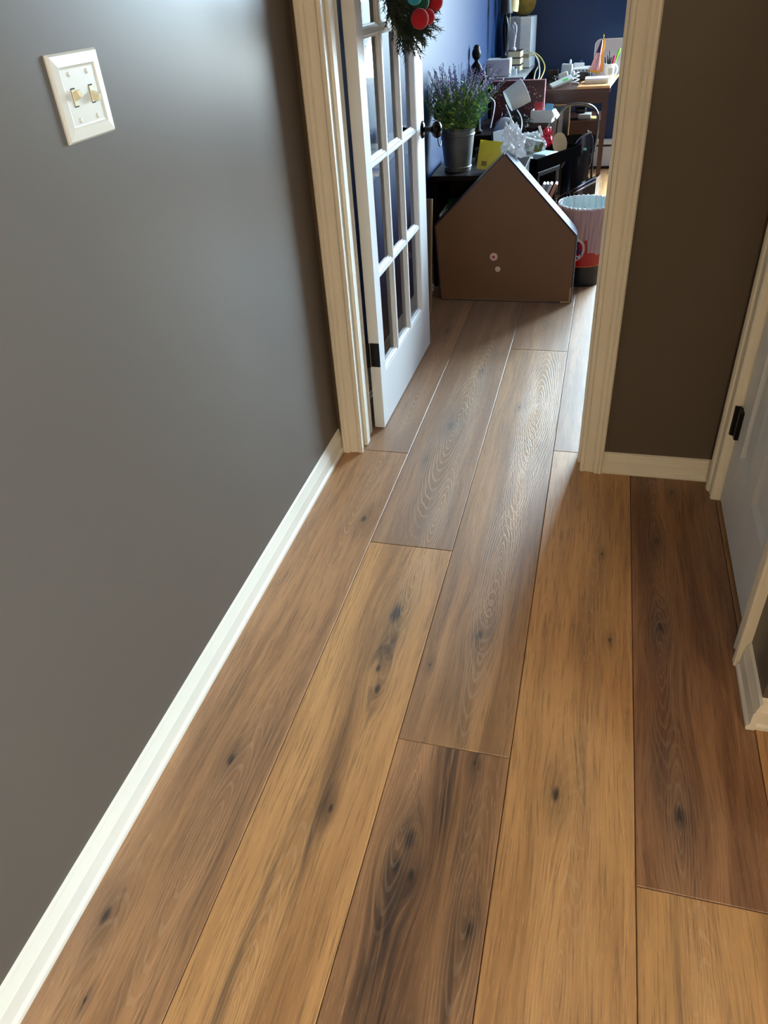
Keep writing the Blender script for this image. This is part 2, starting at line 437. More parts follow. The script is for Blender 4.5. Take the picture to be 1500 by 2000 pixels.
# trim profiles: (across, out)
CW = .068
casing = [(0, 0), (0, .011), (.004, .014), (.010, .0145), (.014, .011), (.018, .0105), (.030, .0125), (.038, .0150), (.0395, .0125), (.0415, .0125), (.043, .0180), (.048, .0212), (.053, .0218), (.0545, .0190), (.0565, .0190), (.058, .0218), (.064, .0215), (.068, .017), (.068, 0)]
def casing_run(mb, a_, b_, u, w): mb.sweep(casing, a_, b_, u, w)
basep = [(0, 0), (0, .017), (.006, .019), (.012, .018), (.017, .0125), (.050, .012), (.054, .0095), (.066, .0085), (.070, .006), (.078, .0055), (.082, 0)]
def base_run(name, a_, b_, out, label=None, k=1.):
    # profile p up, q out ; plus fine caulk bead on top
    o = MB().sweep([(p*k, q) for p, q in basep], a_, b_, (0, 0, 1), out).build(name, trimw, smooth=30); return structure(o, label)
base_run('baseboard_left', (XL, YBK, 0), (XL, YD, 0), (1, 0, 0), 'white moulded baseboard along the grey wall')
base_run('baseboard_front', (OX1+.066, YD, 0), (XRW, YD, 0), (0, -1, 0), 'short cream baseboard in the dark nook', .86)
base_run('baseboard_left_far', (-.80, YF, 0), (-.80, YB, 0), (1, 0, 0))
base_run('baseboard_closet_front', (XRW-.0005, YR, 0), (.66, YR, 0), (0, -1, 0), 'cream baseboard round the wall corner at the right edge')
base_run('baseboard_closet_side', (XRW, YR-.019, 0), (XRW, DY0-CW, 0), (-1, 0, 0), 'short baseboard between wall corner and white panelled door')
base_run('baseboard_nook', (XRW, DY1+CW, 0), (XRW, YD, 0), (-1, 0, 0), None, .86)

# doorway trim: jambs, casings
tr = bpy.data.objects.new('trim_1', None); COL.objects.link(tr); structure(tr, 'cream moulded casing round the doorway to the blue room')
b = MB(); casing_run(b, (OX0+.005, YD, 0), (OX0+.005, YD, OZ+.06), (-1, 0, 0), (0, -1, 0)); b.build('casing_left', trimw, tr, smooth=30)
b = MB(); casing_run(b, (OX1-.001, YD, 0), (OX1-.001, YD, OZ+.06), (1, 0, 0), (0, -1, 0)); b.build('casing_right', trimw, tr, smooth=30)
b = MB(); casing_run(b, (OX0-.06, YD, OZ-.005), (OX1+.06, YD, OZ-.005), (0, 0, 1), (0, -1, 0)); b.build('casing_head', trimw, tr, smooth=30)
b = MB()
b.box(OX0-.02, OX0, YD-.002, YF+.002, 0, OZ, .0015).box(OX1, OX1+.02, YD-.002, YF+.002, 0, OZ, .0015).box(OX0-.02, OX1+.02, YD-.002, YF+.002, OZ, OZ+.02, .0015)
b.build('jamb', trimw, tr)
b = MB()
b.box(OX0, OX0+.010, YD+.035, YD+.070, 0, OZ, .002).box(OX1-.010, OX1, YD+.035, YD+.070, 0, OZ, .002).box(OX0, OX1, YD+.035, YD+.070, OZ-.010, OZ, .002)
b.build('door_stop', trimw, tr)
b = MB(); casing_run(b, (OX1-.001, YF, 0), (OX1-.001, YF, OZ+.06), (1, 0, 0), (0, 1, 0)); casing_run(b, (OX0+.001, YF, 0), (OX0+.001, YF, OZ+.06), (-1, 0, 0), (0, 1, 0)); b.build('casing_far_side', trimw, tr, smooth=30)

# right closet door + casing
tr2 = bpy.data.objects.new('trim_2', None); COL.objects.link(tr2); structure(tr2, 'cream casing round the closet door at the right edge')
b = MB(); casing_run(b, (XRW, DY1-.003, 0), (XRW, DY1-.003, DZ+.06), (0, 1, 0), (-1, 0, 0)); b.build('casing_left', trimw, tr2, smooth=30)
b = MB(); casing_run(b, (XRW, DY0+.003, 0), (XRW, DY0+.003, DZ+.06), (0, -1, 0), (-1, 0, 0)); b.build('casing_right', trimw, tr2, smooth=30)
b = MB(); casing_run(b, (XRW, DY0-.06, DZ-.004), (XRW, DY1+.06, DZ-.004), (0, 0, 1), (-1, 0, 0)); b.build('casing_head', trimw, tr2, smooth=30)
b = MB().box(XRW, XRW+.10, DY0-.001, DY0+.004, 0, DZ).box(XRW, XRW+.10, DY1-.004, DY1+.001, 0, DZ).box(XRW, XRW+.1, DY0, DY1, DZ-.003, DZ+.001); b.build('jamb', trimw, tr2)
d2 = bpy.data.objects.new('door_2', None); COL.objects.link(d2); d2.location = (.432, DY0+.007, .008); structure(d2, 'closed white panelled closet door at the right edge')
W2 = DY1-DY0-.014
cols = [(.095, .265), (W2-.265+.02, W2-.105)]; rows = [(.205, .80), (.96, 1.60), (1.70, 1.88)]
b = MB(); T = .035
ys = [0, cols[0][0], cols[0][1], cols[1][0], cols[1][1], W2]
b.box(0, T, ys[0], ys[1], 0, 1.98, .001).box(0, T, ys[2], ys[3], 0, 1.98, .001).box(0, T, ys[4], ys[5], 0, 1.98, .001)
b.build('stile', doorw, d2)
b = MB(); zs = [0]+[z for r in rows for z in r]+[1.98]
for c in cols:
    for i in range(0, len(zs), 2): b.box(0.0003, T, c[0], c[1], zs[i], zs[i+1])
b.build('rail', doorw, d2)
for c in cols:
    for r in rows:
        y0, y1 = c; z0, z1 = r; q = .012; e = .034; b = MB()
        vs = [(0.0005, y0, z0), (0.0005, y1, z0), (0.0005, y1, z1), (0.0005, y0, z1)]
        def ringv(o, x): return [(x, y0+o, z0+o), (x, y1-o, z0+o), (x, y1-o, z1-o), (x, y0+o, z1-o)]
        V = vs+ringv(q, .011)+ringv(q+.004, .011)+ringv(e, .004)
        F = [(i+4*k, (i+1) % 4+4*k, (i+1) % 4+4*k+4, i+4*k+4) for k in range(3) for i in range(4)]+[(12, 13, 14, 15)]
        b.add(V, F).build('panel', doorw, d2)
for z in (.215, 1.0, 1.75):
    hb = MB(); hb.lathe([(.0, 0), (.0085, 0), (.0085, .088), (.0, .088)], 12, Tm((-.011, W2+.004, z)))
    hb.box(-.0115, .004, W2-.034, W2-.001, z+.002, z+.086, .001)
    hb.build('hinge', blackm, d2, smooth=True)

# ================================================================== FRENCH DOOR (open into far room)
d1 = bpy.data.objects.new('door_1', None); COL.objects.link(d1); d1.location = (-.658, 2.198, .004)
d1.rotation_euler = (0, 0, R_(-.9)); structure(d1, 'open white french door with fifteen glass panes')
DT = .036; DW = .745; DH = 1.965
gy0, gy1 = .062, .632; gz0, gz1 = .192, 1.842
b = MB(); b.box(-DT, 0, 0, gy0, 0, DH, .0012); b.build('stile', doorw, d1)
b = MB(); b.box(-DT, 0, gy1+.0, DW, 0, DH, .0012); b.build('stile', doorw, d1)
b = MB(); b.box(-DT+.0003, -.0003, gy0, gy1, 0, gz0); b.build('rail', doorw, d1)
b = MB(); b.box(-DT+.0003, -.0003, gy0, gy1, gz1, DH); b.build('rail', doorw, d1)
pw = (gy1-gy0)/3; ph = (gz1-gz0)/5
# muntin profile (across, out from glass plane)
mun = [(-.0165, 0), (-.0165, .003), (-.012, .0045), (-.0115, .008), (-.0065, .011), (-.006, .0145), (.006, .0145), (.0065, .011), (.0115, .008), (.012, .0045), (.0165, .003), (.0165, 0)]
edge = [(0, 0), (.0155, 0), (.0155, .003), (.011, .0045), (.0105, .008), (.005, .012), (.0045, .016), (0, .0175)]
gx = -.018
for sgn in (1, -1):
    for i in (1, 2):
        yy = gy0+pw*i; b = MB(); b.sweep(mun, (gx, yy, gz0+.004), (gx, yy, gz1-.004), (0, 1, 0), (sgn, 0, 0))
        b.build('muntin', doorw, d1)
    for k in (1, 2, 3, 4):
        zz = gz0+ph*k
        for i in range(3):
            b = MB(); b.sweep(mun, (gx, gy0+pw*i+(.010 if i else .004), zz), (gx, gy0+pw*(i+1)-(.010 if i < 2 else .004), zz), (0, 0, 1), (sgn, 0, 0))
            b.build('muntin', doorw, d1)
    b = MB()
    b.sweep(edge, (gx, gy0, gz0), (gx, gy0, gz1), (0, 1, 0), (sgn, 0, 0)).sweep(edge, (gx, gy1, gz0), (gx, gy1, gz1), (0, -1, 0), (sgn, 0, 0))
    b.sweep(edge, (gx, gy0, gz0), (gx, gy1, gz0), (0, 0, 1), (sgn, 0, 0)).sweep(edge, (gx, gy0, gz1), (gx, gy1, gz1), (0, 0, -1), (sgn, 0, 0))
    b.build('glazing_bead', doorw, d1)
gm, gb = newmat('pane_glass')
gb.inputs['Base Color'].default_value = (.95, .98, 1, 1); gb.inputs['Roughness'].default_value = .01
gb.inputs['Transmission Weight'].default_value = 1; gb.inputs['IOR'].default_value = 1.5
# thin pane: straight-through glass = transparent mixed with mirror by Fresnel
lw = N.t.nodes.new('ShaderNodeFresnel'); lw.inputs[0].default_value = 1.5
trn = N.t.nodes.new('ShaderNodeBsdfTransparent'); trn.inputs[0].default_value = (.93, .96, .96, 1)
gl = N.t.nodes.new('ShaderNodeBsdfGlossy'); gl.inputs['Roughness'].default_value = .02
mx = N.t.nodes.new('ShaderNodeMixShader'); out = N.t.nodes['Material Output']
ff = N.m('MINIMUM', N(lw.outputs[0])*1.15, 1.)
N.t.links.new(ff.s, mx.inputs[0]); N.t.links.new(trn.outputs[0], mx.inputs[1]); N.t.links.new(gl.outputs[0], mx.inputs[2])
N.t.links.new(mx.outputs[0], out.inputs[0])
for i in range(3):
    for k in range(5):
        y0, y1 = gy0+pw*i+.002, gy0+pw*(i+1)-.002; z0, z1 = gz0+ph*k+.002, gz0+ph*(k+1)-.002
        MB().add([(gx, y0, z0), (gx, y1, z0), (gx, y1, z1), (gx, y0, z1)], [(0, 1, 2, 3)]).build('pane', gm, d1)
# hinges
for z in (.235, 1.66):
    b = MB(); b.box(-.031, .001, -.0022, .0005, z, z+.085, .0008)
    b.lathe([(0, 0), (.0075, 0), (.0075, .085), (0, .085)], 12, Tm((-.0385, -.008, z)))
    b.box(-.046, -.040, -.034, -.006, z, z+.085, .0008)
    b.build('hinge', blackm, d1, smooth=True)
# knob on the room side: rose + egg knob, and latch plate on the edge
km = mat('dark_bronze', '1a1512', .12, metal=.9)
b = MB(); b.lathe([(0, .010), (.018, .009), (.027, .005), (.030, 0)], 20, Tm((0, .715, .842), ry=R_(90)))
k = b.build('knob_rose', km, d1, smooth=True)
b = MB(); b.lathe([(.0, .0), (.010, .0), (.0085, .022), (.012, .030), (.022, .034), (.028, .043), (.029, .052), (.024, .060), (.012, .066), (0, .067)], 20, Tm((.006, .715, .842), ry=R_(90)))
b.build('knob', km, d1, smooth=True)
b = MB(); b.lathe([(0, .010), (.018, .009), (.027, .005), (.030, 0)], 20, Tm((-DT, .715, .842), ry=R_(-90)))
b.lathe([(.0, .0), (.010, .0), (.0085, .022), (.012, .030), (.022, .034), (.028, .043), (.029, .052), (.024, .060), (.012, .066), (0, .067)], 20, Tm((-DT-.006, .715, .842), ry=R_(-90)))
b.build('knob_back', km, d1, smooth=True)

# ================================================================== SWITCH PLATE
sw = thing('light_switch', 'off-white double light switch with raised border on the grey wall', 'switch', (XL, 1.1095, 1.189))
pm_ = mat('switch_plastic', 'd0c7b6', .25, var=.01)
im_ = mat('switch_ivory', 'd6c9a3', .25, var=.01)
hw, hh = .0625, .0575
def rr(o, x): return [(x, -hw+o, -hh+o), (x, hw-o, -hh+o), (x, hw-o, hh-o), (x, -hw+o, hh-o)]
V = rr(0, .0002)+rr(0.0, .003)+rr(.003, .0065)+rr(.017, .0078)+rr(.020, .0058)+rr(.0215, .0055)
F = [(i+4*k, (i+1) % 4+4*k, (i+1) % 4+4*k+4, i+4*k+4) for k in range(5) for i in range(4)]+[(20, 21, 22, 23)]
MB().add(V, F).build('plate', pm_, sw)
dkm = mat('slot_dark', '2a2420', .8)
for yy, up in ((-.023, 1), (.023, -1)):
    MB().box(.0050, .0060, yy-.0052, yy+.0052, -.0125, .0125).build('toggle_slot', dkm, sw)
    T = Tm((.004, yy, 0), ry=R_(-24*up))
    MB().box(0, .0150, -.0042, .0042, -.0052, .0052, .0012, T).box(-.001, .0045, -.0049, .0049, -.0108, .0108, .0005, Tm((.003, yy, 0))).build('toggle', im_, sw)
    for zz in (-.030, .030):
        b = MB(); b.lathe([(.0036, 0), (.0034, .0010), (.002, .0018), (0, .0020)], 14, Tm((.0055, yy, zz), ry=R_(90))); b.build('screw', pm_, sw, smooth=True)

# ================================================================== WREATH on the french door
wr = thing('wreath', 'evergreen christmas wreath with felt balls hanging on the french door', 'wreath', (-.600, 2.52, 1.365))
RW = .178
needle = mat('fir_green', '16240f', .6, var=.3, nscale=30); needle2 = mat('fir_green_light', '33401f', .6, var=.3, nscale=30)
b = MB(); b.tube([(0, RW*cos(t), RW*sin(t)) for t in [2*pi*i/40 for i in range(40)]], .022, 8, closed=True); b.build('wreath_ring', mat('wreath_twig', '1d150c', .8), wr)
rnd = random.Random(4)
bb = [MB(), MB()]
for i in range(560):
    t = 2*pi*i/560*1.0+rnd.uniform(-.03, .03)
    out_ = rnd.uniform(-.2, 1.0); px_ = rnd.uniform(-.1, 1.0)
    base = Vector((0.0, RW*cos(t), RW*sin(t)))
    dirv = Vector((px_*.8, cos(t)*out_+(-sin(t))*rnd.uniform(-.9, .9), sin(t)*out_+cos(t)*rnd.uniform(-.9, .9))).normalized()
    L = rnd.uniform(.06, .105)
    mbk = bb[0 if rnd.random() < .75 else 1]
    tip = base+dirv*L
    mbk.tube([base, tip], .0012, 3)
    s1 = dirv.cross(Vector((.3, .2, 1))).normalized(); s2 = dirv.cross(s1)
    for k in range(26):
        u = .15+.85*k/26; an = k*2.4
        p = base+dirv*(L*u); nd = (dirv*.9+(s1*cos(an)+s2*sin(an))*.8).normalized()*rnd.uniform(.013, .019)
        sd = nd.cross(Vector((.1, .9, .2))).normalized()*.0013
        mbk.add([p-sd, p+sd, p+nd], [(0, 1, 2)])
o = bb[0].build('dark_needles', needle, wr); o['kind'] = 'stuff'
o = bb[1].build('light_needles', needle2, wr); o['kind'] = 'stuff'
fr = mat('felt_red', 'a80d1c', .95, bump=.3, sheen=.05); fg = mat('felt_green', '0f5238', .95, bump=.3, sheen=.05); ft_ = mat('felt_teal', '2b8ea3', .95, bump=.3, sheen=.05)
def onx(px, py, X):
    d = ray(px, py); d = d*(X/d.x); return Vector((d.x, d.y, d.z+H))
for px_, py_, X, r, m_, lb in ((820, 37, -.515, .0245, fr, 'large bright red felt ball, lowest'), (836, 33, -.50, .019, fr, 'red felt ball half hidden'), (849, 3, -.505, .024, fr, 'red felt ball at the right'),
                           (823, 3, -.52, .022, fg, 'green felt ball'), (809, -8, -.52, .021, ft_, 'teal felt ball'), (780, -22, -.52, .022, fr, 'red felt ball')):
    p = onx(px_, py_, X)-wr.location
    b = MB(); b.sphere(p, r, 18, 12); b.build('felt_ball', m_, wr, smooth=True, label=lb)

# ================================================================== FAR ROOM
dw = mat('espresso_wood', '1b1310', .55, spec=.07, var=.15, nscale=9, bump=.05)
dw2 = mat('espresso_wood_light', '35241c', .45, var=.15, nscale=9)
white = mat('white_plastic', 'e9edf0', .3, var=.01)
greyp = mat('grey_plastic', 'b4bac0', .35, var=.02)
paper = mat('paper_white', 'eef0ec', .7, var=.02)
cream = mat('cream_paper', 'd9cda6', .8, var=.05)
blackp = mat('black_plastic', '0e0e10', .3)
chrome = mat('chrome', 'cfd4d8', .12, metal=1)

def cabinet(name, label, loc, rz, w, d, h, shelves=(0.28,), t=.022, m=dw):
    """open bookcase, front towards local -y; origin at the front left foot"""
    c = thing(name, label, 'shelf', loc, rz)
    MB().box(-.004, w+.004, -.006, d, h-t, h, .002).build('top', m, c)
    MB().box(0, t, 0, d, 0, h-t, .001).build('side_panel', m, c)
    MB().box(w-t, w, 0, d, 0, h-t, .001).build('side_panel', m, c)
    MB().box(t, w-t, d-.006, d, .03, h-t).build('back_panel', m, c)
    for z in shelves: MB().box(t, w-t, .004, d-.006, z-.018, z, .001).build('shelf', m, c)
    MB().box(t, w-t, .004, d-.006, .03, .048, .001).build('shelf', m, c)
    return c
cabinet('low_bookcase', 'low black open bookcase behind the house-shaped box, carrying the potted lavender', (-.775, 3.66, 0), 0, .42, .40, .53, (.30,))
cabinet('low_bookcase', 'low black cabinet under the black tray of clutter', (-.321+.003, 4.14+.006, 0), R_(61.7-0), .20, .345, .438, (.22,))
cabinet('low_bookcase', 'low black cabinet against the blue wall carrying the dark red gift box', (-.785, 4.86, 0), 0, .44, .60, .50, (.25,))
# fix orientation of the tray cabinet: long side runs away from the doorway
tc2 = [o for o in COL.objects if o.get('label') == 'low black cabinet under the black tray of clutter'][0]

# --- galvanised pot with lavender
pl = thing('lavender_plant', 'galvanised metal bucket planted with bushy purple lavender on the low bookcase', 'plant', (-.672, 3.79, .5305))
galv = mat('galvanised_steel', '6d706e', .5, metal=.8, var=.18, nscale=18)
b = MB(); prof = [(.0, .002), (.060, .002), (.063, 0), (.064, .012), (.067, .014), (.067, .018), (.064, .021), (.078, .150), (.081, .152), (.081, .157), (.079, .160), (.081, .178), (.084, .181), (.084, .185), (.080, .186), (.077, .160), (.0, .160)]
b.lathe(prof, 36); b.build('bucket', galv, pl, smooth=30)
MB().lathe([(0, .165), (.0795, .163)], 20).build('soil', mat('soil', '20160f', .95, bump=.4), pl)
b = MB(); b.tube([(-.082+0*cos(t), 0, .165) for t in (0,)]+[(-.082-.004, .045*cos(t)*1, .150-.045*sin(t)) for t in [pi*i/12 for i in range(13)]], .0022, 6); b.build('handle', galv, pl)
rnd = random.Random(11)
gA, gB, gC = MB(), MB(), MB(); fA, fB = MB(), MB()
def leaf(mb, p, d, L, w):
    d = d.normalized(); s_ = d.cross(Vector((rnd.uniform(-1, 1), rnd.uniform(-1, 1), rnd.uniform(.2, 1)))).normalized()*w
    if (p+d*L).x < -.112: return
    mid = p+d*L*.5+Vector((0, 0, .004)); mb.add([p, mid-s_, p+d*L, mid+s_], [(0, 1, 2, 3)])
for i in range(400):
    a_ = rnd.uniform(0, 2*pi); r0 = .068*sqrt(rnd.random()); lean = rnd.uniform(.0, .85)*(.4+r0/.068)
    hgt = rnd.uniform(.08, .285)*(1-.18*lean)
    p0 = Vector((r0*cos(a_), r0*sin(a_), .165)); dr = Vector((cos(a_)*lean, sin(a_)*lean, 1))
    pts = [p0+Vector((max(dr.x*hgt*u*(.35+.65*u), -.092-p0.x*.4-.02*(hgt>.2)), dr.y*hgt*u*(.35+.65*u), hgt*u)) for u in (0, .25, .5, .75, 1)]
    st = rnd.choice((gA, gA, gB))
    st.tube(pts, [.0012, .0011, .001, .0009, .0008], 3)
    for k in range(15):
        u = rnd.uniform(.0, .72)*4; q = int(u); f = u-q; p = pts[q].lerp(pts[q+1], f)
        d = Vector((rnd.uniform(-1, 1), rnd.uniform(-1, 1), rnd.uniform(-.1, 1.1)))
        leaf(rnd.choice((gA, gA, gA, gB, gC)), p, d, rnd.uniform(.018, .042), rnd.uniform(.0026, .0065))
    if hgt > .175 and rnd.random() < .62:
        fm = fA if rnd.random() < .62 else fB
        for k in range(26):
            u = 1-.34*k/26; q = min(3, int(u*4)); p = pts[q].lerp(pts[q+1], u*4-q)
            d = Vector((rnd.uniform(-1, 1), rnd.uniform(-1, 1), rnd.uniform(0, 1.4)))
            leaf(fm, p+d*.001, d, rnd.uniform(.006, .011), .0026)
for mb_, nm, mm in ((gA, 'green_foliage', mat('lavender_green', '4a7a42', .55, var=.25, nscale=40)), (gB, 'sage_foliage', mat('lavender_sage', '7b9a78', .6, var=.2, nscale=40)), (gC, 'bright_foliage', mat('lavender_bright', 'b2d64c', .5, var=.2, nscale=40)),
                    (fA, 'purple_blossom', mat('lavender_purple', '6f5b9c', .6, var=.25, nscale=60)), (fB, 'lilac_blossom', mat('lavender_lilac', 'cfc3e2', .6, var=.15, nscale=60))):
    o = mb_.build(nm, mm, pl); o['kind'] = 'stuff'

# --- books in the low bookcase
def book(label, x, y, z, w, d, h, cm, pmx=None, rz=0, group=None, rot=None):
    o = thing('book', label, 'book', (x, y, z), rz, group, rot=rot)
    t = min(.0035, h*.12)
    b = MB(); b.box(0, w, 0, d, 0, t, .0004).box(0, w, 0, d, h-t, h, .0004).box(0, t, 0, d, t, h-t)
    b.build('cover', cm, o)
    MB().box(t, w-.004, .004, d-.004, t, h-t).build('pages', pmx or paper, o)
    return o
def box_obj(name, label, cat, loc, sz, m, rz=0, rot=None, c=.002, group=None, lid=None):
    o = thing(name, label, cat, loc, rz, group, rot=rot)
    MB().box(-sz[0]/2, sz[0]/2, -sz[1]/2, sz[1]/2, 0, sz[2], c).build('body', m, o)
    if lid: MB().box(-sz[0]/2-.001, sz[0]/2+.001, -sz[1]/2-.001, sz[1]/2+.001, sz[2]*.62, sz[2]+.001, c).build('lid', lid, o)
    return o
box_obj('storage_box', 'white flat box on the shelf inside the black bookcase', 'box', (-.665, 3.775, .302), (.16, .20, .050), paper)
book('thin green and white book on the white box in the black bookcase', -.715, 3.69, .353, .15, .20, .022, mat('book_green', '4f7d5c', .6), rz=.1)
book('dark book lying on the bottom shelf of the black bookcase', -.72, 3.70, .049, .16, .22, .03, mat('book_black', '161516', .6))

# --- board leaning behind the door
lb_ = thing('leaning_board', 'narrow brown board leaning on the bookcase behind the french door', 'board', (-.775, 3.30, 0), rot=(R_(-10), 0, R_(0)))
MB().box(0, .055, 0, .018, 0.002, .50, .001).build('board_panel', mat('raw_board', '7a5d3d', .7, var=.15), lb_)
MB().box(.052, .058, -.001, .019, 0.002, .50, .001).build('board_edge', mat('raw_board_edge', 'a98a5e', .7), lb_)

# --- house shaped box
hb_ = thing('house_shaped_box', 'dark brown house-shaped box standing on the floor with its plain back facing the hall', 'box', (-.39, 3.48, 0))
hard = mat('hardboard', '6e4c2d', .55, var=.07, nscale=5, bump=.1)
P5 = [(-.310, .004), (.307, .004), (.307, .310), (-.021, .650), (-.333, .352)]
MB().prism(P5, .004).build('back_panel', hard, hb_)
def inset(pts, k): 
    cx = sum(p[0] for p in pts)/5; cz = sum(p[1] for p in pts)/5; return [(cx+(p[0]-cx)*k, cz+(p[1]-cz)*k) for p in pts]
dp = .10
def slab(p, q, th, name, m_, over=0):
    d = Vector((q[0]-p[0], 0, q[1]-p[1])).normalized(); n = Vector((d.z, 0, -d.x))
    a_ = Vector((p[0], 0, p[1]))-d*over; c_ = Vector((q[0], 0, q[1]))+d*over
    b = MB(); vs = []
    for yy in (-.002, dp):
        for (pt, s_) in ((a_, 0), (c_, 0), (c_, 1), (a_, 1)): vs.append(pt+n*th*s_+Vector((0, yy, 0)))
    b.add(vs, [(0, 1, 2, 3), (7, 6, 5, 4), (0, 4, 5, 1), (1, 5, 6, 2), (2, 6, 7, 3), (3, 7, 4, 0)]); return b.build(name, m_, hb_)
edgew = mat('painted_dark_edge', '2e2a30', .28, var=.05)
slab(P5[0], P5[1], .004, 'base_panel', edgew); slab(P5[1], P5[2], .007, 'side_panel', edgew)
slab(P5[2], P5[3], .007, 'roof_panel', mat('roof_lacquer', '2e2c3e', .6, var=.05, spec=.12)); slab(P5[3], P5[4], .007, 'roof_panel', edgew); slab(P5[4], P5[0], .007, 'side_panel', edgew)
for (px_, py_, r_, m_, lbz) in ((964, 502, .0185, 'd9b3a6', 'pale pink round sticker with a red centre'), (972, 526, .0125, 'd8c9a4', 'small cream round sticker')):
    p = aty(px_, py_, 3.478)-hb_.location
    o = MB().lathe([(0, .001), (r_*.9, .001), (r_, 0)], 24, Tm((p.x, 0, p.z), rx=R_(90))).build('sticker', mat('sticker_'+m_, m_, .5), hb_, smooth=True, label=lbz)
    b = MB()
    if r_ > .015: b.lathe([(0, .0006), (.0065, .0003)], 14, Tm((p.x, -.0010, p.z), rx=R_(90))); b.build('sticker_mark', mat('mark_red', '9a2a30', .5), o); 
    else: b.lathe([(.0045, .0004), (.006, .0004)], 14, Tm((p.x, -.0010, p.z), rx=R_(90))); b.build('sticker_ring', mat('mark_brown', '93805a', .5), o)
lt = mat('corner_bracket', 'a88a5a', .6)
MB().box(.262, .309, -.006, .012, .002, .010, .001).box(.300, .309, -.006, .012, .010, .075, .001).build('corner_protector', lt, hb_)
MB().box(-.300, .20, -.003, .0, .005, .010).build('edge_strip', mat('edge_strip', '7d5c3a', .6), hb_)

# --- red bucket with liner
bu = thing('plastic_bucket', 'red plastic bucket with a round team emblem and a hanging white bin liner', 'bucket', (-.052, 3.80, 0))
redp = mat('bucket_red', 'b0121b', .3, var=.04); bkp = mat('bucket_black', '141418', .3)
def rb(z): return .098+.030*z/.37
b = MB(); b.lathe([(0, .003), (rb(0)-.004, .003), (rb(0), .0), (rb(.1)+.0006, .1)], 48); b.build('base_band', bkp, bu, smooth=30)
b = MB(); b.lathe([(rb(.1)+.0003, .1), (rb(.104)+.0008, .104)], 48); b.build('orange_band', mat('bucket_orange', 'd9602a', .4), bu, smooth=True)
b = MB(); b.lathe([(rb(.104), .104), (rb(.35), .35), (rb(.35)+.004, .352), (rb(.37)+.004, .370), (rb(.37)-.003, .370), (rb(.37)-.004, .35), (rb(0)-.006, .01)], 48); b.build('body', redp, bu, smooth=30)
ec = R_(-117); 
def patch(r_fn, off, name, m_, parent, label=None):
    """flat shape wrapped on the bucket: r_fn yields polygons [(u,z)] u metres along the surface"""
    b = MB()
    for poly in r_fn:
        vs = []
        for u, z in poly:
            rr_ = rb(z)+off; an = ec+u/rb(.2); vs.append((rr_*cos(an), rr_*sin(an), z))
        b.add(vs, [tuple(range(len(vs)))])
    return b.build(name, m_, parent, label=label)
EZ = .190; ER = .066
def ringpoly(r0, r1, n=36, cz=EZ):
    return [[(r0*cos(2*pi*i/n), cz+r0*sin(2*pi*i/n)), (r1*cos(2*pi*i/n), cz+r1*sin(2*pi*i/n)), (r1*cos(2*pi*(i+1)/n), cz+r1*sin(2*pi*(i+1)/n)), (r0*cos(2*pi*(i+1)/n), cz+r0*sin(2*pi*(i+1)/n))] for i in range(n)]
emb = patch(ringpoly(.0, ER*.93), .0012, 'emblem', mat('emblem_white', 'dfe0e0', .4), bu, 'round white emblem with a blue skyline')
patch(ringpoly(ER*.95, ER), .0012, 'emblem_rim', mat('emblem_rim', 'e3d9d6', .4), emb)
navyb = mat('emblem_navy', '1c2a5e', .4)
sky_ = []
for x0, x1, z1 in ((-.050, -.042, .185), (-.040, -.030, .203), (-.028, -.020, .190), (-.018, -.006, .217), (-.004, .004, .197), (.008, .014, .233), (.016, .024, .210), (.026, .036, .225), (.038, .044, .197), (.046, .052, .185)):
    sky_.append([(x0, .165), (x1, .165), (x1, z1), (x0, z1)])
sky_ += [[(-.050, .155), (.050, .155), (.054, .165), (-.054, .165)]]
for i in range(-6, 7): sky_.append([(i*.006-.002, .140), (i*.006+.002, .140), (i*.006+.002, .151), (i*.006-.002, .151)])
patch(sky_, .0022, 'skyline', navyb, emb)
orr = mat('emblem_orange', 'c5432a', .4)
patch([[(-.048, .186), (-.036, .186), (-.026, .228), (-.038, .228)], [(-.036, .228), (-.026, .228), (-.014, .196), (-.022, .192)], [(-.022, .192), (-.014, .196), (.004, .236), (-.006, .238)], [(-.006, .238), (.004, .236), (.014, .190), (.004, .188)],
       [(.014, .188), (.030, .186), (.034, .194), (.018, .196)]], .0030, 'script_mark', orr, emb)
lm, lbn = newmat('bin_liner')
lbn.inputs['Base Color'].default_value = hexc('dfe6e6'); lbn.inputs['Roughness'].default_value = .35
lbn.inputs['Alpha'].default_value = .42; 
t_ = N.t.nodes.new('ShaderNodeTexCoord'); setbump(lbn, noise(N(t_.outputs['Object']), 35, 4), .5, .004)
b = MB(); rnd = random.Random(2)
n = 96
def an_(a): return (a+pi) % (2*pi)-pi
def sstp(x): x = max(0, min(1, x)); return x*x*(3-2*x)
def lin(u, v):
    an = 2*pi*u; wob = .0022*sin(an*23+v*5)+.0018*sin(an*41)
    hem = .165+.075*sstp((-an_(an)-1.33)/.10)+.008*sin(an*9)
    z = .376-(.376-hem)*v; r = rb(min(z, .37))+.0055+wob*(0.4+v)
    if v < .05: z += .0022*sin(an*37)+.0016*sin(an*61)
    return (r*cos(an), r*sin(an), z)
b.grid(lin, n*2, 14)
b.build('liner_skirt', lm, bu, smooth=True)
b = MB()
def lin2(u, v):
    an = 2*pi*u; wob = .002*sin(an*19+v*9)+.0015*sin(an*31+v*4)
    z = .377-.30*v; r = rb(z)-.006+wob
    if v < .04: z += .0022*sin(an*37)+.0016*sin(an*61)
    return (r*cos(an), r*sin(an), z)
b.grid(lin2, n*2, 10)
b.lathe([(0, .07), (.10, .075)], 32)
b.build('liner_inside', mat('liner_inside', 'cfdcdc', .4, var=.03, bump=.2), bu, smooth=True)
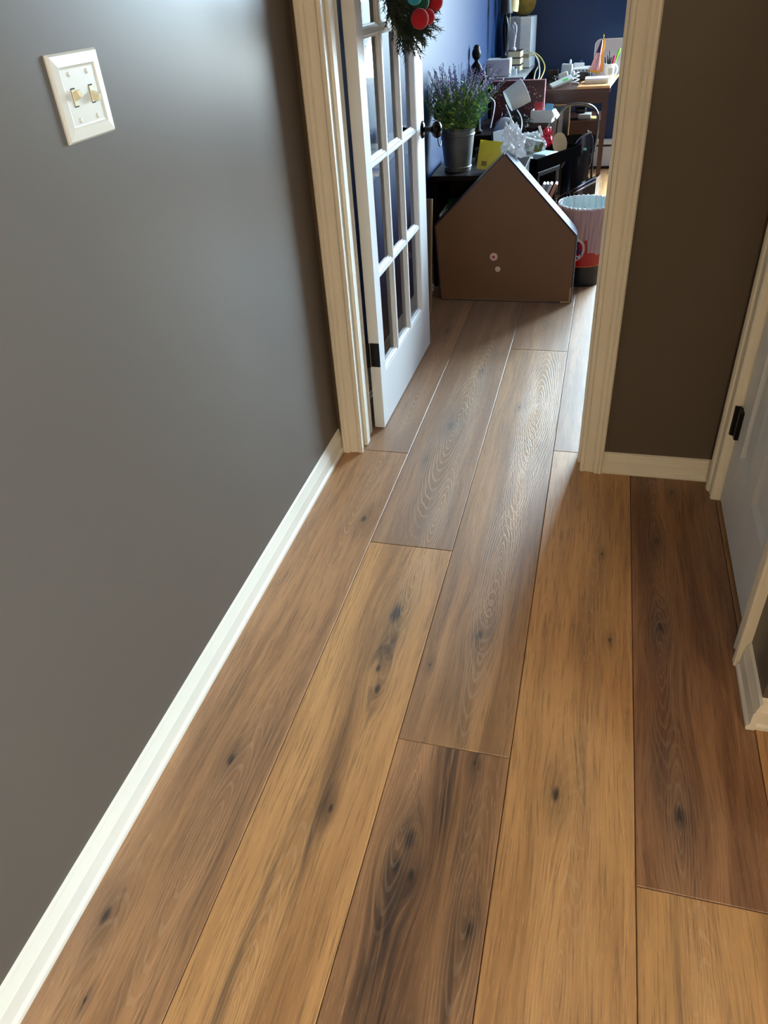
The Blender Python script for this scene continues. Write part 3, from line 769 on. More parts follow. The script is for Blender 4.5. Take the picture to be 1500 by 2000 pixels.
b = MB(); b.tube([((rb(.37)+.003)*cos(2*pi*i/160), (rb(.37)+.003)*sin(2*pi*i/160), .377+.0022*sin(2*pi*i/160*37)+.0016*sin(2*pi*i/160*61)) for i in range(160)], .0028, 6, closed=True)
b.build('liner_rim', mat('liner_rim', 'eef4f4', .4), bu, smooth=True)

# --- generic crumpled bag
def crumple(name, label, cat, c, r, sq, m_, seed, amp=.35, rot=None, n=30):
    from mathutils import noise as mn
    o = thing(name, label, cat, c, rot=rot)
    b = MB()
    def f(p, t):
        v = Vector((sin(t)*cos(p), sin(t)*sin(p), cos(t)))
        return 1+amp*(mn.noise(v*2.1+Vector((seed, 0, 0)))+.8*abs(mn.noise(v*3.9+Vector((0, seed, 0))))+.75*abs(mn.noise(v*8+Vector((0, 0, seed))))-.35)
    b.sphere((0, 0, r*sq[2]*.92), r, n, n*2//3, sq, f); b.build('bag_film', m_, o, smooth=16); return o
film, fb = newmat('clear_film'); fb.inputs['Base Color'].default_value = (.9, .93, .95, 1); fb.inputs['Roughness'].default_value = .12; fb.inputs['Alpha'].default_value = .34; fb.inputs['Coat Weight'].default_value = .5
bagw, fb = newmat('thin_white_bag'); fb.inputs['Base Color'].default_value = (.85, .88, .9, 1); fb.inputs['Roughness'].default_value = .22; fb.inputs['Alpha'].default_value = .62
p = aty(1004, 322, 3.58)
crumple('plastic_bag', 'crumpled white plastic bag slumped over the peak of the house-shaped box', 'bag', (p.x, 3.60, .615), .050, (.95, .8, 1.35), bagw, 3.1, .55, rot=(0, R_(-12), 0), n=44)
# yellow envelope
ye = thing('yellow_envelope', 'yellow padded envelope leaning behind the house-shaped box beside the bucket of lavender', 'envelope', (-.50, 3.745, .533), rot=(R_(-18), R_(8), R_(6)))
b = MB(); b.grid(lambda u, v: (-.075+.15*u, .006*sin(u*pi)*sin(v*pi)-.004, .125*v), 8, 8); b.grid(lambda u, v: (-.075+.15*u, -.006*sin(u*pi)*sin(v*pi)-.004, .125*v), 8, 8)
b.build('envelope_body', mat('envelope_yellow', 'c2b51f', .4, var=.1, nscale=20), ye, smooth=True)
MB().box(-.055, -.030, -.0105, -.0092, .015, .035).build('dark_print', mat('envelope_print', '7a6a1a', .5), ye)

# --- tray and contents (tray frame: origin front right corner, x local = away, y local = left)
AZ = math.atan2(.88, .474)
tr_ = thing('serving_tray', 'black rectangular tray full of clutter beside the house-shaped box', 'tray', (-.321, 4.14, .440), AZ)
trm = mat('tray_black', '0b0a0a', .8, spec=0)
MB().box(0, .43, 0, .35, 0, .008, .001).build('tray_base', trm, tr_)
b = MB()
for q in ((0, .43, 0, .012), (0, .43, .338, .35), (0, .012, .012, .338), (.418, .43, .012, .338)): b.box(q[0], q[1], q[2], q[3], .008, .060, .002)
b.build('tray_rim', trm, tr_)
def TR(x, y, z): v = Matrix.Rotation(AZ, 3, 'Z') @ Vector((x, y, z)); return Vector((-.321, 4.14, .440))+v
def ap(px, py, Y): return aty(px, py, Y)
# small white-blue box
p = ap(1070, 303, 4.33); bx_ = box_obj('small_box', 'small white and pale blue carton lying in the black tray', 'box', (p.x-.015, 4.36, .452), (.085, .11, .040), mat('carton_blueish', 'c7d3d8', .5), rz=R_(-32))
MB().box(-.030, .030, -.045, .045, .0402, .0412).build('printed_top', mat('carton_print', 'a9c6d2', .5), bx_)
MB().box(-.0435, -.0425, -.05, .05, .006, .034).build('side_band', mat('carton_band', 'e8ece8', .5), bx_)
# round wooden paddle brush
pd = thing('wooden_paddle', 'round pale wooden paddle standing on edge in the black tray', 'paddle', (ap(1094, 300, 4.50).x, 4.50, .452), rot=(R_(72), 0, R_(28)))
b = MB(); n_ = 28
vs = [(.040*cos(2*pi*i/n_), .056+.056*sin(2*pi*i/n_)*1.0, z) for z in (0, .010) for i in range(n_)]
b.add(vs, [tuple(range(n_-1, -1, -1)), tuple(range(n_, 2*n_))]+[(i, (i+1) % n_, (i+1) % n_+n_, i+n_) for i in range(n_)]); b.build('paddle_head', mat('pale_wood', 'c9ac85', .6, var=.1), pd)
MB().box(-.010, .010, -.004, .02, -.002, .012, .003).build('handle', mat('paddle_handle', 'ad8d64', .6), pd)
# blue folder, papers
o = box_obj('folder', 'blue folder lying flat at the bottom of the black tray', 'folder', TR(.14, .13, .009), (.20, .16, .006), mat('folder_blue', '1f4166', .5), rz=AZ+.2); 
o = box_obj('papers', 'stack of white papers on the blue folder in the black tray', 'paper', TR(.19, .17, .0155), (.15, .11, .012), paper, rz=AZ-.3)
# package in clear film with olive label, red foil packet
p = ap(1035, 282, 4.46)
crumple('wrapped_package', 'clear plastic wrapped package with white and olive label in the black tray', 'package', (p.x, 4.46, .475), .060, (1.25, .7, .85), film, 8.3, .35, rot=(0, R_(14), R_(12)), n=40)
o = box_obj('tea_box', 'white and olive carton inside the clear plastic wrapping', 'box', (p.x+.005, 4.45, .485), (.11, .05, .060), mat('carton_white', 'd5d7d2', .5), rot=(0, R_(14), R_(12)))
MB().box(.012, .0555, -.026, -.0245, .004, .056).build('olive_label', mat('olive_label', '5d5a1c', .5), o)
MB().box(-.045, -.015, -.0262, -.0246, .012, .030).build('barcode', mat('barcode_grey', '8b8d8a', .5), o)
p = ap(1069, 276, 4.54)
crumple('foil_packet', 'crumpled shiny red packet beside the clear plastic package', 'packet', (p.x, 4.53, .50), .032, (.8, .7, 1.25), mat('red_foil', 'c01f35', .2, metal=.3, var=.2, nscale=60), 5.5, .6, n=30)
# grey felt piece / cardboard tilted
gc = thing('grey_card', 'tilted grey cardboard sheet at the left end of the black tray', 'cardboard', TR(.12, .315, .009), rot=(R_(-4), 0, AZ))
MB().box(-.06, .05, 0, .006, 0, .15, .001).build('card_sheet', mat('grey_card', '6d6c6a', .7), gc)
crumple('black_cloth', 'crumpled dark cloth heaped between bucket and tray', 'cloth', (ap(948, 285, 3.99).x, 3.99, .532), .045, (1.1, .8, .8), mat('dark_cloth', '222226', .85, var=.2), 1.7, .5, n=36)
# headphones-like grey disc with black band
hp = thing('grey_dome_lamp', 'round grey plastic dome with a black cable looped across it', 'lamp', (ap(978, 262, 4.62).x, 4.64, .51), rot=(R_(68), R_(10), R_(-14)))
b = MB(); b.lathe([(0, .030), (.024, .028), (.044, .020), (.056, .008), (.060, 0), (.056, -.004), (0, -.004)], 32, Tm((0, .060, 0))); b.build('dome', mat('dome_grey', '9fa3a6', .35), hp, smooth=True)
b = MB(); b.tube([(-.04+.014*sin(t*2), .060+.075*cos(t), .030*sin(t)+.012) for t in [pi*i/16 for i in range(17)]], .0022, 6); b.tube([(.03, .060+.064*cos(t), .032*sin(t)+.006) for t in [pi*i/16 for i in range(17)]], .0022, 6); b.build('cable', blackp, hp)
# white fabric drum lampshade lying on its side
p = ap(1008, 205, 4.95)
ws = thing('white_drum_shade', 'white translucent drum lampshade lying tipped on the pile', 'lampshade', (p.x, 4.95, .690), rot=(R_(-28), R_(60), R_(-12)))
b = MB(); b.lathe([(.058, -.055), (.060, -.055), (.068, .055), (.066, .055), (.058, -.055)], 36); b.build('shade_wall', mat('shade_white', 'cfd6cf', .6, var=.03, bump=.1), ws, smooth=30)
b = MB(); b.tube([(.067*cos(2*pi*i/36), .067*sin(2*pi*i/36), .055) for i in range(36)], .002, 6, closed=True); b.tube([(.059*cos(2*pi*i/36), .059*sin(2*pi*i/36), -.055) for i in range(36)], .002, 6, closed=True); b.build('shade_ring', white, ws)
crumple('black_cloth', 'dark fabric bag heaped under the white drum lampshade', 'cloth', (ap(1005, 250, 4.9).x, 4.9, .502), .070, (1.2, .75, .8), mat('dark_cloth2', '2b2724', .85, var=.2), 4.4, .45, n=36)
# white cables over the pile
wc = thing('white_cable', 'white cable curling over the dark clutter left of the drum lampshade', 'cable', ap(958, 235, 4.6))
b = MB(); L0 = wc.location
for pts in (((957, 190, 4.62), (966, 200, 4.6), (964, 222, 4.55), (958, 250, 4.5)), ((988, 205, 4.6), (996, 225, 4.52), (1003, 243, 4.45), (1012, 252, 4.42)), ((1010, 215, 4.7), (1018, 230, 4.66), (1019, 248, 4.6), (1014, 262, 4.5))):
    P_ = [ap(*q)-L0 for q in pts]
    q = []
    for i in range(len(P_)-1):
        p0, p1, p2, p3 = P_[max(i-1, 0)], P_[i], P_[i+1], P_[min(i+2, len(P_)-1)]
        for s_ in range(6):
            t = s_/6; q.append(.5*((2*p1)+(p2-p0)*t+(2*p0-5*p1+4*p2-p3)*t*t+(3*p1-p0-3*p2+p3)*t**3))
    q.append(P_[-1]); b.tube(q, .0035, 6)
b.build('cable_strand', white, wc, smooth=True)

# --- dark red gift box standing behind
p = ap(1010, 202, 5.25)
gr_ = thing('gift_box', 'large dark red patterned gift box standing open behind the drum lampshade', 'box', (p.x, 5.25, .50), rot=(R_(-4), 0, R_(-2)))
drd = mat('gift_red', '430609', .5, var=.15, nscale=30); pk = mat('gift_pink_edge', 'd79aa0', .4)
MB().box(-.165, .165, 0, .014, .0, .235, .001).build('upright_lid', drd, gr_)
b = MB(); b.box(.163, .168, -.003, .016, 0, .237).box(-.168, .163, -.003, .016, .233, .237); b.build('pale_edge', pk, gr_)
rnd = random.Random(9)
b = MB()
for i in range(9):
    cx, cz = (-.14+.035*i, .195-.012*abs(i-4)); b.lathe([(0, .001), (.006, .001)], 8, Tm((cx, -.0012, cz), rx=R_(90)))
for k in range(2):
    for i in range(16):
        t = 2*pi*i/16; b.lathe([(0, .001), (.0035, .001)], 6, Tm((-.075+k*.15+.045*cos(t), -.0012, .14+.06*sin(t)), rx=R_(90)))
b.build('gold_dots', mat('gold_print', 'a98468', .4), gr_)['kind'] = 'stuff'
MB().box(-.010, .002, -.0012, .0, .03, .228).build('fold_line', mat('fold_dark', '3a070c', .5), gr_)
# white tissue box in front right
p = ap(1060, 228, 5.05)
tb = thing('open_carton', 'open white carton with blue printed papers sticking out, right of the drum lampshade', 'box', (p.x, 5.05, .535), rz=R_(-10))
b = MB(); b.box(-.065, .065, -.04, -.037, 0, .065).box(-.065, .065, .037, .04, 0, .065).box(-.065, -.062, -.037, .037, 0, .065).box(.062, .065, -.037, .037, 0, .065).box(-.062, .062, -.037, .037, 0, .003)
b.build('carton_wall', mat('carton_wall', 'd9dbd8', .6), tb)
MB().box(.010, .055, -.01, -.008, .01, .10, T=Tm(ry=.08)).build('blue_printed_card', mat('card_blue', '6fa9c9', .5), tb)
MB().box(-.05, .0, .010, .013, .01, .105, T=Tm(ry=-.08)).build('red_card', mat('card_red', 'a01a22', .5), tb)
b = MB(); b.add([(.065, -.04, .065), (.065, .04, .065), (.095, .04, .03), (.095, -.04, .02)], [(0, 1, 2, 3)]); b.build('carton_flap', mat('carton_flap', 'e8eae8', .6), tb)
box_obj('cardboard_box', 'small brown cardboard box under the open white carton', 'box', (ap(1048, 255, 5.0).x, 5.06, .5015), (.11, .08, .033), mat('kraft', '4e3a2b', .7), rz=.3)
# thin cards/scissors handles
tg = thing('paper_tags', 'white paper tags standing up beside the red packet', 'paper', (ap(1062, 262, 4.62).x, 4.60, .502))
MB().box(-.004, .010, 0, .002, 0, .085, T=Tm(ry=-.35)).box(.016, .030, 0, .002, 0, .075, T=Tm(ry=.1)).build('tag_strip', paper, tg)

# --- books standing below tray (inside front cabinet)
i = 0
for (pxa, pya, hexk, lab) in ((1040, 368, 'c9ccca', 'white'), (1046, 371, '8d9493', 'grey'), (1053, 374, 'd7d8d2', 'pale'), (1062, 380, 'c98d6c', 'orange')):
    p = ap(pxa, pya, 4.17); i += 1
    o = thing('book', '%s book slanting in the row below the black tray' % lab, 'book', (p.x, 4.068+i*.001, .2505), rot=(0, R_(22), 0), group='books below the tray')
    MB().box(0, .014, 0, .056, 0, .16, .001).build('cover', mat('spine_'+hexk, hexk, .5), o)
    MB().box(.002, .012, .001, .055, .157, .1615).build('pages', paper, o)
bs = thing('book_stand', 'small black stand holding the slanted books below the tray', 'stand', (ap(1052, 380, 4.17).x, 4.064, 0))
MB().box(-.07, .06, .0, .062, .232, .245, .002).build('stand_top', dw, bs)
MB().box(-.07, -.055, .0, .062, 0, .232, .001).box(.045, .06, .0, .062, 0, .232, .001).build('leg_panel', dw, bs)

# --- picture frame under the desk
pf = thing('picture_frame', 'tan wooden picture frame with grey mount leaning under the desk', 'picture frame', (ap(1093, 270, 5.49).x-.03, 5.485, .002), rot=(R_(-4), 0, 0))
b = MB(); fw, fh = .17, .56
b.box(-fw/2, fw/2, 0, .016, 0, .008, .001).box(-fw/2, fw/2, 0, .016, fh-.008, fh, .001).box(-fw/2, -fw/2+.008, 0, .016, .008, fh-.008, .001).box(fw/2-.008, fw/2, 0, .016, .008, fh-.008, .001)
b.build('frame', mat('frame_tan', 'b08d5d', .5), pf)
MB().box(-fw/2+.008, fw/2-.008, .006, .012, .008, fh-.008).build('black_mount', blackp, pf)
MB().box(-fw/2+.02, fw/2-.045, .004, .0058, .03, fh-.045).build('print', mat('print_grey', '8f8f8a', .5, var=.15, nscale=20), pf)

# --- right desk
dk = thing('desk', 'small dark brown writing desk against the navy wall', 'desk', (-.40, 5.55, 0))
brn = mat('desk_brown', '4a2c20', .35, var=.12, nscale=8, bump=.05)
DH_ = .64
MB().box(-.02, .405, -.005, .70, DH_-.022, DH_, .002).build('desk_top', brn, dk)
MB().box(.0, .385, .012, .030, DH_-.085, DH_-.022, .001).box(.362, .380, .03, .66, DH_-.085, DH_-.022, .001).build('apron', brn, dk)
for (lx, ly) in ((0, .005), (.36, .005), (0, .655), (.36, .655)):
    b = MB(); vs = []
    for z, h_ in ((0, .013), (DH_-.022, .019)):
        cx_, cy_ = lx+.019, ly+.019
        vs += [(cx_-h_, cy_-h_, z), (cx_+h_, cy_-h_, z), (cx_+h_, cy_+h_, z), (cx_-h_, cy_+h_, z)]
    b.add(vs, [(3, 2, 1, 0), (4, 5, 6, 7), (0, 1, 5, 4), (1, 2, 6, 5), (2, 3, 7, 6), (3, 0, 4, 7)]); b.build('leg', brn, dk)
MB().box(.02, .37, .24, .62, .405, .423, .001).build('lower_shelf', brn, dk)
MB().box(.02, .37, .24, .255, .33, .405, .001).build('lower_front', brn, dk)
# light wooden board on the desk
wb = thing('wooden_board', 'pale wooden board lying on the right front corner of the desk', 'board', (-.205, 5.54, DH_+.001))
b = MB(); b.add([(0, 0, 0), (.205, 0, 0), (.265, .68, 0), (.16, .68, 0), (.02, .25, 0), (0, 0, .014), (.205, 0, .014), (.265, .68, .014), (.16, .68, .014), (.02, .25, .014)],
      [(4, 3, 2, 1, 0), (5, 6, 7, 8, 9)]+[(i, (i+1) % 5, (i+1) % 5+5, i+5) for i in range(5)]); b.build('board_plate', mat('pale_board', 'c79a68', .4, var=.12, nscale=8), wb)
DZ_ = DH_+.0155
def dp_(px, Y): return aty(px, 150, Y).x
# flat white box
fb_ = box_obj('router_box', 'flat white electronics box near the front of the pale board', 'box', (ap(1165, 165, 5.70).x, 5.70, DZ_), (.150, .11, .030), mat('box_cream', 'd9d2c6', .4), c=.003)
MB().box(-.0755, .0755, -.0555, .0555, .018, .0315, .002).build('lid', white, fb_)
MB().box(.00, .03, -.030, -.024, .0315, .0318).build('grey_mark', greyp, fb_)
# mug with pens
mg = thing('mug', 'white mug holding pens and highlighters on the pale board', 'mug', (ap(1188, 147, 5.93).x, 5.93, DZ_), .3)
b = MB(); b.lathe([(0, .002), (.030, .002), (.032, 0), (.034, .006), (.036, .082), (.034, .083), (.032, .080), (.031, .008), (0, .007)], 28); b.build('mug_body', white, mg, smooth=35)
b = MB(); b.tube([(.034+.026*sin(t), 0, .044+.030*cos(t)) for t in [pi*i/12 for i in range(13)]], .0045, 8); b.build('handle', white, mg, smooth=True)
MB().box(-.015, .015, -.0375, -.0362, .02, .06).build('printed_panel', mat('mug_print', 'b9c2c0', .4), mg)
pens = [(-.018, .010, .115, '101010', 'short black pen at the left of'), (-.008, -.012, .125, '1a1a1c', 'black pen at the front of'), (.004, .014, .112, '202024', 'dark grey pen at the back of'), (.012, -.008, .118, '141416', 'black pen front right in'), (-.002, .002, .150, '232326', 'tallest thin black pen in'), (.020, .006, .116, '18181a', 'black pen at the right rim of')]
for q, (x, y, h, c_, nm) in enumerate(pens):
    pn = thing('pen', '%s the white mug on the desk' % nm, 'pen', (mg.location.x+x*.6, 5.93+y*.6, DZ_+.009), rot=(R_(y*500*.9), R_(x*700*.9), 0), group='pens in the white mug')
    b = MB(); b.lathe([(0, 0), (.0035, .004), (.0042, .02), (.0042, h-.01), (.003, h), (0, h)], 10); b.build('barrel', mat('pen_'+c_, c_, .4), pn, smooth=True)
for x, z0, c_, nm, an, col2 in ((.012, .0, 'e8447e', 'pink', 12, 'e8447e'), (.020, .0, '7fe22a', 'green', 17, '8ef02f')):
    pn = thing('highlighter', '%s highlighter pen standing tallest in the white mug' % nm, 'pen', (mg.location.x+x*.5, 5.925+(.006 if nm == 'green' else -.006), DZ_+.009), rot=(0, R_(an), 0))
    hh_ = .125 if nm == 'pink' else .165
    b = MB(); b.lathe([(0, 0), (.006, .0), (.006, hh_-.04), (0, hh_-.04)], 12); b.build('barrel', mat('hl_'+c_, c_, .35), pn, smooth=True)
    b = MB(); b.lathe([(.0068, hh_-.04), (.0068, hh_-.004), (.005, hh_), (0, hh_)], 12); b.build('cap', mat('hlc_'+col2, col2, .35), pn, smooth=True)
# upright rounded white panel
up = thing('small_whiteboard', 'upright pale grey rounded panel standing behind the mug and flag', 'whiteboard', (ap(1185, 145, 6.08).x+.004, 6.08, DZ_), rot=(R_(-5), 0, R_(-4)))
def rrect(w, h, r, n=6, z0=0, rs=None):
    pts = []; rs = rs or (r, r, r, r)
    for cx, cz, a0, r_ in ((w/2-rs[0], h-rs[0], 0, rs[0]), (-w/2+rs[1], h-rs[1], 90, rs[1]), (-w/2+rs[2], rs[2], 180, rs[2]), (w/2-rs[3], rs[3], 270, rs[3])):
        for i in range(n+1): t = R_(a0+90*i/n); pts.append((cx+r_*cos(t), z0+cz+r_*sin(t)))
    return pts
MB().prism(rrect(.205, .215, 0, rs=(.012, .040, .006, .006)), .006).build('panel_rim', white, up)
MB().prism([(x*.955, .006+z*.955) for x, z in rrect(.205, .215, 0, rs=(.012, .040, .006, .006))], .0012, Tm((0, -.0013, 0))).build('panel_face', mat('panel_face', 'bcb7bf', .3, var=.03), up)
# flag
fgp = ap(1166, 147, 5.92)
fg_ = thing('desk_flag', 'small gold-fringed striped national flag hanging on a desk stand', 'flag', (fgp.x, 5.92, DZ_))
b = MB(); b.lathe([(0, 0), (.020, 0), (.020, .004), (.008, .010), (.003, .012)], 18); b.build('stand_base', mat('stand_cream', 'd8cfae', .4), fg_, smooth=True)
pt = Vector((.020, 0, .235)); 
b = MB(); b.tube([(0, 0, .008), (.020, 0, .225)], .0018, 8); b.build('pole', mat('pole_cream', 'd6c08c', .4), fg_)
b = MB(); b.lathe([(0, .0), (.004, .004), (.001, .010), (.0045, .016), (0, .032)], 8, Tm((.020, 0, .224))); b.box(.010, .030, -.001, .001, .222, .226); b.build('finial', mat('gold_paint', 'c9a24a', .3, metal=.6), fg_)
fr_, fw_, fb2 = mat('flag_red', 'c23a4a', .7), mat('flag_white', 'e8e2e4', .7), mat('flag_blue', '2a3560', .7)
def flagpt(s_, t_):
    # s along the hanging fly (0 pole top .. 1), t across stripes
    top = Vector((.018, 0, .222)); x = top.x-.010-.062*s_*(.55+.45*s_)-.0+(.030-.052*s_*0)*t_*0
    xx = .018 - (1-t_)*(.012+.060*s_) ; zz = .222-.180*s_*(1-.10*(1-t_))-.004*(1-t_)
    yy = -.006-.010*sin(t_*pi*3.2+.5)*(.3+s_)
    return (xx, yy, zz)
b = MB(); NS = 13
for k in range(NS):
    for j in range(12):
        s0, s1 = j/12, (j+1)/12; t0, t1 = k/NS, (k+1)/NS
        b.cur = 2 if (s1 < .48 and k < 7.5) else (0 if k % 2 == 0 else 1)
        b.add([flagpt(s0, t0), flagpt(s0, t1), flagpt(s1, t1), flagpt(s1, t0)], [(0, 1, 2, 3)])
b.build('flag_cloth', [fr_, fw_, fb2], fg_)
gold = mat('gold_fringe', 'e09a1e', .6)
b = MB()
def fringe(u, v): 
    return (.016+.016*v+.004*sin(u*9), -.010-.004*sin(v*3+u*4), .224-.185*u)
b.grid(fringe, 16, 3)
for k in range(26):
    s_ = k/26; p = Vector(flagpt(1, s_)); b.add([p, p+Vector((.0035, 0, 0)), p+Vector((.0035, -.001, -.014)), p+Vector((0, -.001, -.014))], [(0, 1, 2, 3)])
b.build('gold_fringe', gold, fg_)
# small bottle
sb = thing('small_bottle', 'small clear bottle with white cap left of the desk flag', 'bottle', (ap(1150, 147, 5.95).x, 5.95, DZ_))
b = MB(); b.lathe([(0, 0), (.014, 0), (.014, .040), (.007, .048), (.007, .054), (0, .054)], 16); b.build('bottle_body', mat('bottle_grey', '8fa0a8', .15, alpha=.7), sb, smooth=35)
MB().lathe([(.008, .052), (.008, .068), (0, .068)], 14).build('cap', white, sb, smooth=35)
MB().lathe([(.0144, .010), (.0144, .032)], 16).build('dark_label', blackp, sb, smooth=True)
# black console, power strip, box, plugs
box_obj('black_console', 'black electronic box below the power strip on the desk', 'electronics', (ap(1130, 150, 6.02).x, 6.03, DH_+.001), (.135, .10, .046), blackp, c=.003)
ps = thing('power_strip', 'white power strip with a row of outlets on the black electronic box', 'power strip', (ap(1130, 135, 6.0).x, 6.0, DH_+.048), rot=(R_(14), 0, 0))
MB().box(-.085, .085, -.0, .05, 0, .022, .003).build('body', white, ps)
for k in range(6): MB().box(-.070+k*.024, -.060+k*.024, -.0008, .0, .006, .015).build('outlet', mat('outlet_grey', '4b5154', .5), ps)
pb = box_obj('adapter_box', 'small white adapter box with two metal prongs standing on the power strip', 'adapter', (ap(1131, 122, 6.06).x, 6.05, DH_+.073), (.070, .05, .026), white, rz=.15, c=.003)
for dx_ in (.0, .010): MB().box(.010+dx_, .0125+dx_, -.002, .003, .026, .042).build('prong', chrome, pb)
# white tall router
rt = thing('white_router', 'tall white router standing at the back left of the desk', 'router', (ap(1105, 148, 5.88).x, 5.88, DH_+.001), rot=(0, R_(3), R_(-10)))
MB().box(-.036, .036, -.012, .016, 0, .112, .004).build('casing', mat('router_white', 'c6d2d2', .3), rt)
MB().box(.029, .0365, -.0125, .0165, .004, .110, .003).build('light_edge', white, rt)
b = MB(); b.lathe([(0, 0), (.006, .0), (.008, .014), (.005, .026), (0, .028)], 12, Tm((.018, .004, .110))); b.build('antenna_stub', white, rt, smooth=True)
# white packet slanted with green label, round plugs
wp = thing('white_packet', 'white slanted blister packet with a green label at the left front of the desk', 'packet', (ap(1098, 165, 5.66).x, 5.66, DH_+.024), rot=(R_(12), R_(-18), R_(18)))
MB().box(-.075, .070, -.03, .04, 0, .016, .004).build('packet_body', mat('packet_white', 'd4dcd6', .4), wp)
MB().box(.005, .040, -.020, .010, .016, .0172, .001).build('green_label', mat('label_green', '55cf63', .5), wp)
box_obj('charger_brick', 'white square charger leaning on the slanted packet', 'charger', (ap(1103, 145, 5.72).x, 5.74, DH_+.030), (.060, .022, .050), mat('charger_white', 'cfd3cd', .4), rot=(R_(-20), R_(-16), .2), c=.004)
rc_ = thing('coiled_cable', 'white cable coiled round its plug beside the tall router', 'cable', (ap(1122, 158, 5.76).x, 5.77, DH_+.004))
b = MB(); b.tube([((.026+.004*sin(t*3))*cos(t), (.022+.004*sin(t*2))*sin(t), .003+.0035*t) for t in [2*pi*3*i/60 for i in range(61)]], .0035, 6); b.build('cable_loop', white, rc_, smooth=True)
b = MB(); b.lathe([(0, 0), (.011, .0), (.013, .02), (.008, .032), (0, .034)], 12, Tm((-.012, -.01, .055), rx=.8)); b.build('plug', white, rc_, smooth=True)
# black things at desk's left
box_obj('black_speaker', 'black speaker box at the back left corner of the desk', 'speaker', (ap(1080, 150, 5.98).x, 5.98, DH_+.001), (.075, .08, .075), blackp, c=.004)
crumple('black_cloth', 'black cable bundle in front of the black speaker box', 'cable', (ap(1084, 162, 5.80).x, 5.80, DH_+.001), .035, (1, .8, .75), blackp, 9.1, .5, n=24)
# items on lower shelf
o = box_obj('white_carton', 'low white carton on the lower shelf of the desk', 'box', (ap(1139, 262, 5.86).x, 5.87, .424), (.085, .10, .030), mat('carton_w2', 'c9c4ba', .5)); 
box_obj('black_pouch', 'black pouch on top of the low white carton under the desk', 'bag', (ap(1132, 248, 5.88).x, 5.90, .4545), (.075, .07, .036), blackp, c=.010)
o = box_obj('note_pad', 'yellow and white paper pad at the right end of the lower desk shelf', 'paper', (ap(1158, 264, 5.86).x, 5.85, .424), (.045, .09, .008), mat('pad_yellow', 'd9cf8a', .6), rz=.2); MB().box(-.02, .02, -.03, .0, .0082, .0095).build('bright_sheet', mat('pad_bright', 'e6e01e', .6), o)

# --- black bent chair in front of the desk
ch = thing('bent_frame_chair', 'black chair with curved shiny tube back between tray and desk', 'chair', (-.165, 5.12, 0), R_(10))
chm = mat('black_lacquer', '151418', .18, var=.05)
b = MB(); arc = [( -.19, 0, .40)]+[(-.19+.02*0+(.38)*u, -.02*sin(u*pi), .46+.125*sin(u*pi)**.35) for u in [i/20 for i in range(1, 20)]]+[(.19, 0, .40)]
arc = [(-.20, 0, .36), (-.20, -.004, .46), (-.185, -.008, .535), (-.13, -.010, .580), (-.05, -.012, .590), (.05, -.012, .585), (.12, -.010, .570), (.170, -.008, .535), (.192, -.004, .47), (.190, 0, .40), (.185, .02, .33)]
arc = [(x*.62+.0, y, z+.026) for x, y, z in arc]
q = []
for i in range(len(arc)-1):
    A_ = [Vector(arc[max(i-1, 0)]), Vector(arc[i]), Vector(arc[i+1]), Vector(arc[min(i+2, len(arc)-1)])]
    for s_ in range(5):
        t = s_/5; p0, p1, p2, p3 = A_; q.append(.5*((2*p1)+(p2-p0)*t+(2*p0-5*p1+4*p2-p3)*t*t+(3*p1-p0-3*p2+p3)*t**3))
q.append(Vector(arc[-1]))
b.tube(q, .008, 8); b.build('back_frame', mat('tube_pewter', '6b6a68', .2, metal=.8), ch, smooth=True)
b = MB(); b.grid(lambda u, v: (-.115+.225*u, .004+.010*sin(u*pi), .37+.075*v*(1-.10*(2*u-1)**2)), 8, 5); b.grid(lambda u, v: (-.115+.225*u, .014+.010*sin(u*pi), .37+.075*v*(1-.10*(2*u-1)**2)), 8, 5); b.build('back_pad', mat('black_leather', '0d0d0f', .8, bump=.1, spec=.15), ch, smooth=True)
MB().box(-.13, .12, .0, .22, .335, .365, .012).build('seat', MATS['black_leather'], ch)
for lx, ly in ((-.115, .01), (.105, .01), (-.115, .20), (.105, .20)):
    b = MB(); b.tube([(lx, ly, .34), (lx*1.12, ly+(.0 if ly < .1 else .01), .0)], .008, 8); b.build('leg', chm, ch)
# curved black arm sweeping down
p = ap(1141, 275, 5.0)
# --- office chair backs / bags nearer
oc = thing('folding_chair', 'black chair back with pink edge and turquoise clip behind the tray', 'chair', (ap(1120, 340, 4.75).x, 4.75, 0), R_(-20))
b = MB()
def cb(u, v):
    top = .30+.22*sin(min(1, .15+u*.85)*pi/2)**1.4
    return (-.075+.16*u, -.03*sin(u*pi), .06+(top-.06)*v)
b.grid(cb, 10, 8); b.grid(lambda u, v: (cb(u, v)[0], cb(u, v)[1]+.012, cb(u, v)[2]), 10, 8)
b.build('back_panel', chm, oc, smooth=True)
q = [Vector(cb(i/20, 1))+Vector((0, .006, .002)) for i in range(21)]
b = MB(); b.tube(q[10:], .006, 8); b.build('dark_edge', mat('edge_silver', '8f9297', .2, metal=.8), oc, smooth=True)
b = MB(); b.tube(q[:11], .006, 8); b.build('pink_edge', mat('edge_pink', 'c98d98', .4), oc, smooth=True)
b = MB(); b.tube([(.045, .02, .26), (.085, .02, .36), (.092, .03, .43), (.075, .045, .49), (.04, .05, .52)], .009, 8); b.build('curved_arm', chm, oc, smooth=True)
for lx in (-.07, .08):
    b = MB(); b.tube([(lx, .006, .10), (lx*1.1, -.01, 0)], .009, 8); b.build('leg', chm, oc)
    b = MB(); b.tube([(lx, .02, .28), (lx*1.1, .16, 0)], .009, 8); b.build('leg', chm, oc)
cl = thing('turquoise_clip', 'small turquoise plastic clip pinned on the black chair back', 'clip', ap(1142, 291, 4.72))
